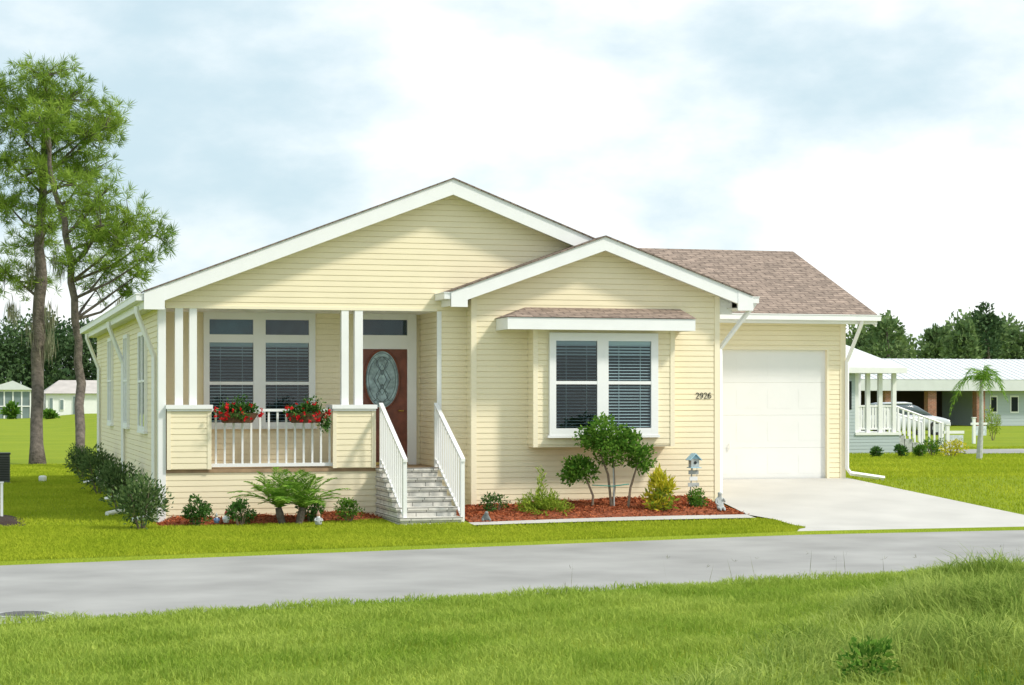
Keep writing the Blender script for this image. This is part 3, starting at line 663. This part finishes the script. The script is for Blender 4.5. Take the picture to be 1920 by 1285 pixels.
# far woods (one mass each) and single trees
def wood(name,label,x0,x1,ybase,n,h0,h1,m):
    V=[]; 
    for i in range(n):
        x=x0+(x1-x0)*(i+rng.uniform(0,1))/n; y=ybase+rng.uniform(0,22); h=rng.uniform(h0,h1); z=gf(x,y)
        w_=h*rng.uniform(.2,.34)
        V.append(cloud((x,y,z+h*.62),(w_,w_,h*.4),900,.5,.34,K=14,sub=.45,up=.2))
        V.append(cloud((x,y,z+h*.2),(w_*1.5,w_,h*.3),420,.7,.5,K=9,sub=.6,up=.2,hollow=.3))
    tag(np_obj(name,np.concatenate(V),m),label,'wood',kind='stuff')
wood('far_wood','dark mass of far trees behind the pale houses beyond the left lawn',-22,45,212,72,10,14.5,M['wood_l'])
wood('far_wood','soft green mass of far trees behind the low white-roofed house',68,125,118,72,6.2,10,M['wood_m'])
def tree(label,px,pytop,wpx,Zc,m):
    p=at(px,HY,Zc); z0=gf(p.x,p.y); b=Vector((p.x,p.y,z0)); k=Zc/FO; top=at(px,pytop,Zc).z; h=top-z0; w_=wpx*k/2
    t=thing('tree',label,'tree',b,'taller trees of the far wood')
    MB().tube([b,(b.x+.2,b.y,b.z+h*.5),(b.x,b.y,b.z+h*.9)],[.28,.2,.06],8).build('trunk',M['bark'],t)
    np_obj('crown',np.concatenate([cloud((b.x,b.y,b.z+h*.6),(w_,w_,h*.36),1700,.42,.26,K=24,sub=.34),cloud((b.x,b.y,b.z+h*.86),(w_*.6,w_*.5,h*.14),400,.4,.24,K=8)]),m,t)
tree('tallest dark tree of the far wood, standing above the carport house',1848,570,100,150,M['wood_l'])
tree('bushy mid-green tree of the far wood beside the tallest one',1808,602,90,140,M['wood_m'])
tree('broad tree of the far wood above the white porch roof',1662,592,110,150,M['wood_m'])
tree('tree of the far wood at the right border of the picture',1912,610,80,145,M['wood_m'])
tree('pointed tree of the far wood between the porch roof and the tallest tree',1755,608,70,150,M['wood_m'])
# ---------- neighbour houses ----------
YA=18.4
a0,a1=XY(1560,YA),XY(1686,YA); zfl=ZY(1640,811,YA); zea=ZY(1640,697,YA); gA=gf(24,YA)
t=thing('house','blue-grey neighbour house with an open white-railed porch and white hip roof, right of the garage','house',(a0,YA,gA))
xw=XY(1603,YA)
siding([[(a0-6,gA-.2),(xw,gA-.2),(xw,zea),(a0-6,zea)]],fr(YA),'wall',t,m=M['bluew'])
MB().box(a0-6,xw,YA+.01,YA+9,gA-.2,zea-.01).build('wall',M['bluew'],t)
MB().box(XY(1587,YA),XY(1596,YA),YA-.03,YA,ZY(1590,768,YA),ZY(1590,715,YA)).build('window',M['dark'],t)
siding([[(xw,gA-.2),(a1,gA-.2),(a1,zfl-.08),(xw,zfl-.08)]],fr(YA),'porch_base',t,m=M['bluew'])
MB().box(xw,a1,YA+.01,YA+2.6,gA-.2,zfl-.08).build('porch_base',M['bluew'],t)
MB().box(xw,a1+.05,YA-.05,YA+2.6,zfl-.08,zfl).build('porch_floor',M['white'],t)
er=XY(1698,YA-.3); zet=ZY(1640,690,YA-.3); zpk=ZY(1600,648,YA)+.35
mb=MB(); x0=a0-7; y0=YA-.35; y1=YA+3.4; ym=(y0+y1)/2; xr=er-1.9
mb.poly([(x0,y0,zet),(er,y0,zet),(xr,ym,zpk),(x0,ym,zpk)]).poly([(er,y0,zet),(er,y1,zet),(xr,ym,zpk)]).poly([(er,y1,zet),(x0,y1,zet),(x0,ym,zpk),(xr,ym,zpk)]).poly([(x0,y0,zet),(x0,y1,zet),(er,y1,zet),(er,y0,zet)])
ro=mb.build('roof',M['mroof'],t)
MB().box(x0,er,y0-.02,y0,zea-.05,zet+.01).box(er,er+.02,y0,y1,zea-.05,zet+.01).build('fascia',M['white'],ro)
cols=[1607,1629,1652,1678]
for px in cols:
    x=XY(px,YA); MB().box(x-.06,x+.06,YA+.02,YA+.14,zfl,zea).build('column',M['white'],t)
for y in (YA+2.4,):
    for px in (1629,1678):
        x=XY(px,YA); MB().box(x-.06,x+.06,y,y+.12,zfl,zea).build('column',M['white'],t)
zr=ZY(1640,760,YA)
r=MB().box(xw,a1-.08,YA+.05,YA+.11,zr-.05,zr).build('porch_railing',M['white'],t)
mb=MB().box(xw,a1-.08,YA+.05,YA+.11,zfl+.08,zfl+.13); mb.build('bottom_rail',M['white'],r)
nbl=14
for i in range(nbl):
    x=xw+(a1-.1-xw)*(i+.5)/nbl; MB().box(x-.034,x+.034,YA+.065,YA+.095,zfl+.13,zr-.05).build('baluster',M['white'],r)
for i in range(5):
    x=a1+.06+.26*i; zt=zfl-(zfl-gA)*(i+1)/6; MB().box(x,x+.28,YA+.3,YA+1.5,gA-.1,zt).build('step',M['stone'],t)
for yy in (YA+.25,YA+1.5):
    xe=a1+1.55
    r=MB().tube([(a1-.05,yy,zr-.02),(xe,yy,gA+.9)],.035,4).build('stair_railing',M['white'],t)
    MB().box(xe-.04,xe+.04,yy-.04,yy+.04,gA-.05,gA+.93).build('newel_post',M['white'],r)
    for i in range(9):
        u=(i+.5)/9; x=a1+u*(xe-a1); MB().box(x-.024,x+.024,yy-.024,yy+.024,zfl+(gA-zfl)*u+.06,zr-.03+(gA+.9-zr)*u).build('baluster',M['white'],r)
YH=67.2; gB=gf(60,YH)
b0,b1=XY(1600,YH),XY(2010,YH); ze=ZY(1800,733,YH); zf=ZY(1800,712,YH); zr=ZY(1800,686,YH)
t=thing('house','long low neighbour house with a white metal roof, brick posts and a dark open carport','house',(b0,YH,gB))
mb=MB(); mb.poly([(b0,YH-.5,zf),(b1,YH-.5,zf),(b1,YH+5,zr+.5),(b0,YH+5,zr+.5)]).poly([(b1,YH+10,zf),(b0,YH+10,zf),(b0,YH+5,zr+.5),(b1,YH+5,zr+.5)]).box(b0,b1,YH-.48,YH+10,ze,zf-.002)
x=b0+.3
while x<b1-.1:
    mb.hexa([(x,YH-.5,zf),(x+.04,YH-.5,zf),(x+.04,YH+5,zr+.5),(x,YH+5,zr+.5),(x,YH-.5,zf+.03),(x+.04,YH-.5,zf+.03),(x+.04,YH+5,zr+.53),(x,YH+5,zr+.53)]); x+=.45
ro=mb.build('roof',M['mroof'],t)
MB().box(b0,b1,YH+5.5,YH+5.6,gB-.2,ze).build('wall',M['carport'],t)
xc=XY(1852,YH)
siding([[(xc,gB-.2),(b1,gB-.2),(b1,ze),(xc,ze)]],fr(YH+.4),'wall',t,e=.2,o=.03,m=M['bluew'])
MB().box(xc,xc+.05,YH+.45,YH+5.5,gB-.2,ze).build('wall',M['bluew'],t)
for px in (1665,1745,1836):
    x=XY(px,YH); MB().box(x-.27,x+.27,YH-.2,YH+.3,gB-.2,ze).build('brick_post',M['brick'],t)
for pa,pb in ((1790,1820),):
    MB().box(XY(pa,YH+5.4),XY(pb,YH+5.4),YH+5.4,YH+5.5,gB,ze-.4).build('door',M['maroon'],t)
for pa,pb in ((1862,1876),(1900,1916)):
    w0=MB().box(XY(pa,YH),XY(pb,YH),YH+.34,YH+.4,ZY(1880,775,YH),ZY(1880,742,YH)).build('window',M['white'],t)
    MB().box(XY(pa+2,YH),XY(pb-2,YH),YH+.32,YH+.338,ZY(1880,772,YH),ZY(1880,745,YH)).build('pane',M['dark'],w0)
# left far houses
YL=170; gl=gf(0,YL)
t=thing('house','far white house with a gable end and a screened enclosure at the left border','house',(XY(25,YL),YL,gl))
x0,x1=XY(-25,YL),XY(57,YL); zr=ZY(20,714,YL); ze=ZY(20,731,YL); ro=MB().prism([(x0-.3,ze),(x1+.3,ze),((x0+x1)/2+.4,zr)],lambda p,a:(p[0],a,p[1]),YL-.4,YL+12).build('roof',M['mroof'],t)
MB().box(x0,x1,YL+4,YL+12,gl-.2,ze).build('wall',M['white'],t)
MB().box(x0+.1,x1-.1,YL+.05,YL+3.9,gl,ze-.1).build('screen_panel',M['screen'],t)
mb=MB()
for i in range(6):
    x=x0+(x1-x0)*i/5; mb.box(x-.07,x+.07,YL-.02,YL+.1,gl,ze)
mb.box(x0,x1,YL-.03,YL,gl+1.2,gl+1.32).box(x0,x1,YL-.03,YL,ze-.2,ze); mb.build('screen_frame',M['white'],t)
t=thing('house','far white house with a pale grey-tan roof seen between the pine trunks','house',(XY(125,YL),YL,gl))
x0,x1=XY(86,YL),XY(190,YL); ze=ZY(120,738,YL); zr=ZY(120,718,YL)
mb=MB(); mb.hexa([(x0-.4,YL-.4,ze),(x1+.4,YL-.4,ze),(x1+.4,YL+9,ze),(x0-.4,YL+9,ze),(x0+1.5,YL+4,zr+.3),(x1,YL+4,zr+.3),(x1,YL+5,zr+.3),(x0+1.5,YL+5,zr+.3)]); mb.build('roof',M['tanroof'],t)
MB().box(x0,x1,YL,YL+8.6,gl-.2,ze-.01).build('wall',M['white'],t)
for pa,pb,pt,pbm in ((92,100,745,775),(112,120,748,770),(136,146,742,783)):
    w0=MB().box(XY(pa,YL),XY(pb,YL),YL-.08,YL,ZY(pa,pbm,YL),ZY(pa,pt,YL)).build('window',M['white'],t)
    MB().box(XY(pa+1.2,YL),XY(pb-1.2,YL),YL-.12,YL-.082,ZY(pa,pbm-2,YL),ZY(pa,pt+2,YL)).build('pane',M['screen'],w0)
shrub('shrub','small round bush in front of the far screened house',22,786,34,30,M['leaf_m'],300,.5,.3)
shrub('shrub','low bush between the two far white houses',92,786,40,14,M['leaf_m'],300,.4,.25)
# ---------- right background plants and objects ----------
b=gp(1836,862); dd=depth(b); k=dd/FO; t=thing('palm_tree','slim young palm with drooping feathery fronds in front of the carport house','palm tree',b)
tp=at(1840,712,dd); MB().tube([b,b.lerp(tp,.5)+Vector((.03,0,0)),tp],[.09,.06,.045],9).build('trunk',M['stone'],t)
np_obj('crown',fronds(tp,15,1.25,1.1,.40,.016,(.5,1.5),34,.32),M['palm'],t)
shrub('shrub','rounded yellow-green shrub right of the slim palm trunk',1862,826,46,60,M['leaf_l'],700,.12,.03,up=.8)
for i,(px,py,w_,h,m,l) in enumerate(((1748,856,52,40,'leaf_m','spiky green shrub beside the neighbour porch steps'),(1785,858,70,34,'leaf_y','yellowish low shrub in the neighbour bed near the white sign'),(1690,858,28,22,'leaf_d','small dark shrub below the neighbour porch steps'),(1645,858,30,18,'leaf_d','small dark shrub against the neighbour porch base'),(1726,858,28,22,'leaf_m','low shrub between the neighbour steps and the spiky shrub'))):
    shrub('shrub',l,px,py,w_,h,M[m],500,.09,.035)
def sign(px,pt,pb,label,Zb):
    b=gp(px,pb); d=depth(b); k=d/FO; top=at(px,pt,d).z; t=thing('yard_sign',label,'sign',b)
    MB().box(b.x-.05,b.x+.05,b.y-.05,b.y+.05,b.z-.05,top).box(b.x-.07,b.x+.07,b.y-.07,b.y+.07,top,top+.03).build('post',M['white'],t)
    z=top-.22; MB().box(b.x-.12,b.x+.52*1,b.y-.04,b.y+.04,z-.03,z+.05).build('arm',M['white'],t)
    MB().box(b.x+.07,b.x+.5,b.y-.02,b.y+.02,z-.42,z-.07).build('sign_panel',M['signw'],t)
sign(1776,797,856,'white post sign with a hanging panel beside the yellowish low shrub',0)
sign(1826,784,832,'farther white post sign with a hanging panel, left of the rounded shrub',0)
# car
b=gp(1686,816); t=thing('parked_car','silver car parked before the dark carport, mostly hidden behind the neighbour porch steps','car',b)
def loft(secs,n=12):
    mb=MB()
    for x,hw,zb,zt in secs:
        for i in range(n):
            a=2*math.pi*(i+.5)/n; ca,sa=math.cos(a),math.sin(a)
            mb.v.append((b.x+x,b.y+hw*math.copysign(abs(ca)**.5,ca),b.z+(zb+zt)/2+(zt-zb)/2*math.copysign(abs(sa)**.5,sa)))
    for j in range(len(secs)-1):
        for i in range(n): i2=(i+1)%n; mb.f.append((j*n+i,j*n+i2,(j+1)*n+i2,(j+1)*n+i))
    mb.f.append(tuple(range(n))); mb.f.append(tuple(range((len(secs)-1)*n,len(secs)*n))); return mb
loft([(-2.2,.7,.35,.8),(-2.1,.82,.25,.9),(-1.3,.88,.2,.95),(.2,.88,.2,.95),(1.2,.87,.2,.92),(2.0,.8,.25,.76),(2.2,.66,.35,.62)]).build('body',M['cargrey'],t,True)
loft([(-1.9,.6,.85,.9),(-1.1,.68,.85,1.36),(.2,.68,.85,1.42),(.6,.68,.85,1.32),(1.25,.72,.85,.9)]).build('window',M['carglass'],t,True)
loft([(-1.15,.58,1.3,1.42),(-.9,.6,1.34,1.46),(.1,.6,1.36,1.48),(.35,.56,1.36,1.45)]).build('roof',M['cargrey'],t,True)
for x in (-1.35,1.35):
    for y in (-.8,.8):
        w0=MB().tube([(b.x+x,b.y+y-.1,b.z+.32),(b.x+x,b.y+y+.1,b.z+.32)],.32,18).build('wheel',M['black'],t)
        MB().tube([(b.x+x,b.y+y-.11,b.z+.32),(b.x+x,b.y+y+.11,b.z+.32)],.19,14).build('rim',M['cargrey'],w0)
for y in (-.55,.55): MB().ball((b.x+2.08,b.y+y,b.z+.62),.13,8,.6).build('headlight',M['white'],t,True)
# ---------- ornaments ----------
b=gp(1292,955); dd=depth(b); k=dd/FO; t=thing('birdhouse','pale birdhouse with a light blue roof on a thin pole with small hanging boards','birdhouse',b)
p1=at(1298,876,dd)
MB().tube([b,(p1.x,p1.y,p1.z)],.012,6).build('pole',M['stone'],t)
z=p1.z; x=p1.x+.03; y=p1.y
MB().box(x-.075,x+.075,y-.07,y+.07,z,z+.15).build('box',M['stone'],t)
MB().prism([(x-.12,z+.13),(x,z+.25),(x+.12,z+.13),(x+.11,z+.12),(x,z+.23),(x-.11,z+.12)],lambda p,a:(p[0],a,p[1]),y-.11,y+.11).prism([(x-.075,z+.15),(x+.075,z+.15),(x,z+.23)],lambda p,a:(p[0],a,p[1]),y-.068,y+.068).build('roof',M['lblue'],t)
MB().tube([(x,y-.076,z+.08),(x,y-.069,z+.08)],.028,10).build('entrance_hole',M['black'],t)
MB().box(x-.10,x+.10,y-.12,y+.09,z-.015,z).build('floor_board',M['lblue'],t)
for i,w_ in enumerate((.10,.08,.11)):
    zz=z-.13-.11*i; MB().box(x-w_-.01,x+w_-.02,y-.03,y-.016,zz,zz+.07).build('board',M['white'] if i%2 else M['stone'],t)
for sx in (-.06,.05): MB().tube([(x+sx,y-.023,z),(x+sx,y-.023,z-.34)],.004,4).build('chain',M['stone_d'],t)
def skin_fig(name,label,px,py,hgt,nodes,edges,m):
    b=gp(px,py); b.z+=.05; me=bpy.data.meshes.new(name); me.from_pydata([tuple(Vector(n[:3])*hgt) for n in nodes],edges,[])
    o=bpy.data.objects.new(name,me); C.objects.link(o); o.location=b; me.materials.append(m)
    md=o.modifiers.new('Skin','SKIN'); md.use_smooth_shade=True
    for i,n in enumerate(nodes):
        sv=me.skin_vertices[0].data[i]; sv.radius=(n[3]*hgt,n[3]*hgt); sv.use_root=(i==0)
    ms=o.modifiers.new('Sub','SUBSURF'); ms.levels=2; ms.render_levels=2; ORG[o.name]=b
    return tag(o,label,'statue'),b
nodes=[(0,0,.12,.17),(0,-.02,.35,.15),(0,-.03,.55,.13),(0,-.04,.68,.07),(0,-.06,.8,.12),(0,-.06,.9,.11),
 (-.12,-.2,.12,.085),(-.1,-.36,.16,.06),(-.09,-.4,.03,.05),(.12,-.2,.12,.085),(.1,-.36,.16,.06),(.1,-.42,.03,.05),
 (-.18,-.04,.55,.055),(-.23,-.12,.38,.045),(-.12,-.26,.28,.04),(.18,-.04,.55,.055),(.24,-.1,.42,.045),(.12,-.2,.62,.04)]
edges=[(0,1),(1,2),(2,3),(3,4),(4,5),(0,6),(6,7),(7,8),(0,9),(9,10),(10,11),(2,12),(12,13),(13,14),(2,15),(15,16),(16,17)]
skin_fig('statue','small grey stone cherub seated at the driveway end of the mulch bed',1349,964,.38,nodes,edges,M['stone'])
nodes2=[(0,0,.2,.3),(0,-.25,.45,.24),(0,-.42,.72,.19),(0,-.55,.8,.14),(-.3,-.2,.15,.14),(-.34,-.5,.05,.1),(.3,-.2,.15,.14),(.34,-.5,.05,.1)]
edges2=[(0,1),(1,2),(2,3),(0,4),(4,5),(0,6),(6,7)]
skin_fig('statue','low dark stone animal figure at the step end of the mulch bed',910,982,.19,nodes2,edges2,M['stone_d'])
def gnome(px,py,h,coat,hat,label):
    b=gp(px,py); b.z+=.06; t=thing('garden_figure',label,'garden figure',b)
    MB().lathe(b,[(.18*h,0),(.24*h,.05*h),(.25*h,.25*h),(.18*h,.45*h),(.13*h,.55*h)],14).tube([(b.x-.2*h,b.y,b.z+.45*h),(b.x-.27*h,b.y-.1*h,b.z+.3*h),(b.x-.1*h,b.y-.24*h,b.z+.25*h)],.06*h,6).tube([(b.x+.2*h,b.y,b.z+.45*h),(b.x+.27*h,b.y-.1*h,b.z+.3*h),(b.x+.1*h,b.y-.24*h,b.z+.25*h)],.06*h,6).build('body',coat,t,True)
    MB().ball((b.x,b.y,b.z+.62*h),.13*h,8).ball((b.x,b.y-.13*h,b.z+.61*h),.035*h,6).build('head',M['skin'],t,True)
    MB().lathe((b.x,b.y-.05*h,b.z+.36*h),[(.01*h,0),(.1*h,.1*h),(.11*h,.22*h),(.06*h,.25*h)],10).build('beard',M['white'],t,True)
    MB().lathe((b.x,b.y,b.z+.68*h),[(.15*h,0),(.13*h,.06*h),(.06*h,.22*h),(.01*h,.33*h)],12).build('hat',hat,t,True)
gnome(424,987,.22,M['white'],M['redp'],'tiny white garden figure with a red cap between the two leftmost shrubs')
gnome(597,991,.24,M['stone'],M['skin'],'tiny grey garden figure in front of the small palm')
gnome(406,988,.18,M['bluep'],M['stone'],'tiny blue garden figure beside the leftmost round shrub')
# utility bits
b=gp(80,905); tag(MB().lathe(b,[(.10,-.05),(.10,.14),(.085,.17),(.03,.18)],16).build('utility_cap',M['white'],None,True,b),'short pale utility pipe cap on the lawn by the pine trunks','pipe cap')
b=gp(6,908); d=depth(b); k=d/FO; t=thing('air_conditioner','dark grey outdoor air conditioner at the left border of the picture','air conditioner',b)
MB().box(b.x-.7,b.x+.16,b.y,b.y+.75,b.z+.03,b.z+.74).build('casing',M['grey'],t)
mb=MB()
for i in range(14): mb.box(b.x-.68,b.x+.14,b.y-.012,b.y-.001,b.z+.1+.043*i,b.z+.12+.043*i)
for i in range(14): mb.box(b.x+.161,b.x+.172,b.y+.02,b.y+.73,b.z+.1+.043*i,b.z+.12+.043*i)
mb.build('grille',M['black'],t)
MB().box(b.x-.72,b.x+.18,b.y-.02,b.y+.77,b.z+.741,b.z+.78).build('lid',M['black'],t)
MB().box(b.x-.75,b.x+.2,b.y-.05,b.y+.8,b.z-.05,b.z+.029).build('base',M['stone'],t)
b=gp(3,978); tag(MB().box(b.x-.02,b.x+.025,b.y-.02,b.y+.02,b.z-.05,b.z+.68).box(b.x-.03,b.x+.035,b.y-.03,b.y+.03,b.z+.68,b.z+.7).build('marker_post',M['white'],None,False,b),'thin white post in dark mulch at the left border','post')
b=onZ(45,1152,.004); t=thing('manhole_cover','round grey manhole cover set in the road at the left','manhole cover',b)
MB().lathe(b,[(.30,0),(.30,.004),(.26,.006),(.255,.002)],28).build('rim',M['stone'],t)
mb=MB().lathe(b,[(.252,.0),(.252,.008)],28)
for i in range(-5,6):
    for j in range(-5,6):
        if i*i+j*j<24: mb.box(b.x+i*.045-.014,b.x+i*.045+.014,b.y+j*.045-.014,b.y+j*.045+.014,b.z+.0085,b.z+.013)
mb.build('lid',M['iron'],t)
# ---------- grass ----------
def blades(name,label,P,L,W,lean,m,cat='grass',sway=0):
    n=len(P); a=rng.uniform(0,6.283,n)
    if sway: a=np.where(rng.uniform(0,1,n)<sway,np.sin(P[:,0]*1.7+np.sin(P[:,1]*2.3)*1.5)*1.8+2.2+rng.normal(0,.5,n),a)
    h=np.stack([np.cos(a),np.sin(a),np.zeros(n)],1); b_=a+rng.uniform(-1.3,1.3,n)+1.57
    S=np.stack([np.cos(b_),np.sin(b_),np.zeros(n)],1); up=np.array([0,0,1.]); L=L[:,None]; W=np.broadcast_to(W,(n,))[:,None]; lean=np.broadcast_to(lean,(n,))[:,None]*rng.uniform(.3,1.4,(n,1))
    md=P+up*L*.5+h*L*lean*.22; tp=P+up*L*(1-.35*np.minimum(lean,1.5))+h*L*lean
    V=np.stack([P-up*.01,md+S*W*.5,tp,md-S*W*.5],1).reshape(-1,3)
    tag(np_obj(name,V,m),label,cat,kind='stuff')
def withz(x,y): return np.stack([x,y,g(x,y)],1)
def infr(x,y,mg=1.2):
    X=x-CAM.x;Y=y-CAM.y; d=X*s_+Y*c_; r=X*c_-Y*s_
    return (np.abs(r)<d*.2667+mg)&(d>12.4)
n=560000; x=rng.uniform(-6,14.5,n); y=rng.uniform(-23,-9,n); ok=infr(x,y)&(y<Nl(x)+.03); x,y=x[ok],y[ok]
mk=bank(x,y); pick=rng.uniform(0,1,len(x))<mk
pn=~pick; P=withz(x[pn],y[pn]); tuft=.75+.5*sm((np.sin(P[:,0]*4.1+P[:,1]*2.7)+np.sin(P[:,1]*5.3-P[:,0]*3.3)+1)/2)
blades('grass','fresh mown green grass in front of the road',P,rng.uniform(.04,.115,len(P))*tuft,.009,.7,M['grass_near'])
xt,yt=x[pick],y[pick]; cl_=sm((np.sin(xt*1.6+yt*.9)+np.sin(yt*2.3-xt*.8)+np.sin(xt*3.7-yt*3.1)*.7+1.0)/2.6)
kp=rng.uniform(0,1,len(xt))<.42+.2*cl_; xt,yt,cl_=xt[kp],yt[kp],cl_[kp]; P=withz(xt,yt)
tall=.08+.30*bank(xt,yt)*(.2+.8*cl_); tall=tall*np.where(rng.uniform(0,1,len(xt))<.06,1.5,1.)
blades('tall_grass','long unmown grass on the bank at the lower right',P,tall*rng.uniform(.4,1.2,len(P)),.0115,.95,M['grass_tall'],sway=.5)
n=330000; x=rng.uniform(-9,11,n); y=rng.uniform(-9,-.3,n)
lx=np.interp(y,LY,LX)
ok=(y>Fl(x)+.0)&infr(x,y,1.5)&~((x>4.88)&(y>WY-.02))&(x<lx-.0)&~((x>-.1)&(x<3.78)&(y>-.92))&~((x>3.7)&(x<4.95)&(y>-2.12))
x,y=x[ok],y[ok]; P=withz(x,y); blades('lawn_grass','bright green lawn strip between the road and the house',P,rng.uniform(.03,.075,len(P)),.012,.6,M['grass_lawn'])
n=90000; x=rng.uniform(-7,-.1,n); y=rng.uniform(-.4,30,n); ok=infr(x,y,1.); x,y=x[ok],y[ok]; P=withz(x,y); blades('lawn_grass','lawn running back along the side of the house',P,rng.uniform(.04,.09,len(P)),.02,.6,M['grass_lawn'])
n=120000; x=rng.uniform(14.2,32,n); y=rng.uniform(-4,24,n); ok=infr(x,y,2.)&(x>np.interp(y,RY,RX))&~((x>25)&(y>17)&(y<22)); x,y=x[ok],y[ok]; P=withz(x,y); blades('lawn_grass','lawn right of the driveway and garage',P,rng.uniform(.04,.09,len(P)),.02,.6,M['grass_lawn'])
# weeds along the near kerb
n=34; x=rng.uniform(3,12.8,n)**1.0; y=Nl(x)-rng.uniform(.05,1.0,n); P=withz(x,y); L=rng.uniform(.12,.42,n)
V=[kites(P,np.array([[0,0,1.]])+rnd(n)*.25,L,.0055)]
tips=P+np.array([0,0,1.])*L[:,None]*.8
for k_ in range(3): V.append(kites(tips,rnd(n)+np.array([0,0,.7]),.06,.005))
tag(np_obj('weed_stalks',np.concatenate(V),M['moss']),'thin seed stalks standing along the near road edge','weeds',kind='stuff')
b=gp(1635,1278); t=thing('broadleaf_weed','leafy green weed in the long grass at the lower right','weed',b)
np_obj('foliage',cloud((b.x,b.y,b.z+.17),(.28,.24,.18),320,.06,.03,K=12,up=.5),M['leaf_m'],t)
MB().tube([b,(b.x,b.y,b.z+.22)],[.01,.005],5).build('stem',M['leaf_m'],t)
# ---------- light ----------
sv=Vector((.80,-.60,0)).normalized(); el=math.radians(47); S=Vector((sv.x*math.cos(el),sv.y*math.cos(el),math.sin(el)))
L=bpy.data.lights.new('Sun','SUN'); L.energy=3.3; L.angle=math.radians(7); L.color=(1,.94,.84)
lo=bpy.data.objects.new('Sun',L); C.objects.link(lo); lo.rotation_euler=(-S).to_track_quat('-Z','Y').to_euler(); lo.location=(0,-10,30)
wd=bpy.data.worlds.new('World'); SC.world=wd; wd.use_nodes=True; nt=wd.node_tree; bg=nt.nodes['Background']; N=nt.nodes.new; LK=nt.links.new
sk=N('ShaderNodeTexSky'); sk.sky_type='NISHITA'; sk.sun_disc=False; sk.sun_elevation=el; sk.sun_rotation=math.atan2(sv.x,sv.y)
sc=N('ShaderNodeVectorMath'); sc.operation='SCALE'; sc.inputs['Scale'].default_value=.1; LK(sk.outputs[0],sc.inputs[0])
tc=N('ShaderNodeTexCoord'); mp=N('ShaderNodeMapping'); mp.inputs['Scale'].default_value=(1,1,2.0); mp.inputs['Location'].default_value=(.35,.1,.2); LK(tc.outputs['Generated'],mp.inputs[0])
nz=N('ShaderNodeTexNoise'); nz.inputs['Scale'].default_value=5.6; nz.inputs['Detail'].default_value=8; nz.inputs['Roughness'].default_value=.54; LK(mp.outputs[0],nz.inputs['Vector'])
sp=N('ShaderNodeSeparateXYZ'); LK(tc.outputs['Generated'],sp.inputs[0])
gx=N('ShaderNodeMapRange'); gx.inputs[1].default_value=.05; gx.inputs[2].default_value=.5; gx.inputs[3].default_value=-.02; gx.inputs[4].default_value=.09; LK(sp.outputs[0],gx.inputs[0])
ad=N('ShaderNodeMath'); LK(nz.outputs['Fac'],ad.inputs[0]); LK(gx.outputs[0],ad.inputs[1])
cr=N('ShaderNodeMapRange'); cr.interpolation_type='SMOOTHSTEP'; cr.inputs[1].default_value=.36; cr.inputs[2].default_value=.74; cr.inputs[3].default_value=0.; cr.inputs[4].default_value=1.0; LK(ad.outputs[0],cr.inputs[0])
cl=N('ShaderNodeMix'); cl.data_type='RGBA'; LK(cr.outputs[0],cl.inputs['Factor']); cl.inputs['A'].default_value=(.40,.51,.56,1); cl.inputs['B'].default_value=(.80,.80,.79,1)
mx=N('ShaderNodeMix'); mx.data_type='RGBA'; mx.inputs['Factor'].default_value=.93; LK(sc.outputs[0],mx.inputs['A']); LK(cl.outputs['Result'],mx.inputs['B'])
LK(mx.outputs['Result'],bg.inputs[0]); bg.inputs[1].default_value=1.62
# ---------- camera ----------
cd=bpy.data.cameras.new('Camera'); cd.sensor_width=36; cd.lens=FO/1920*36; cd.shift_y=(HY-642.5)/1920; cd.clip_end=5000; cd.clip_start=.1
co=bpy.data.objects.new('Camera',cd); C.objects.link(co); co.location=CAM; co.rotation_euler=(math.pi/2,0,-yaw); SC.camera=co
SC.view_settings.view_transform='Standard'; SC.view_settings.look='None'; SC.view_settings.exposure=0
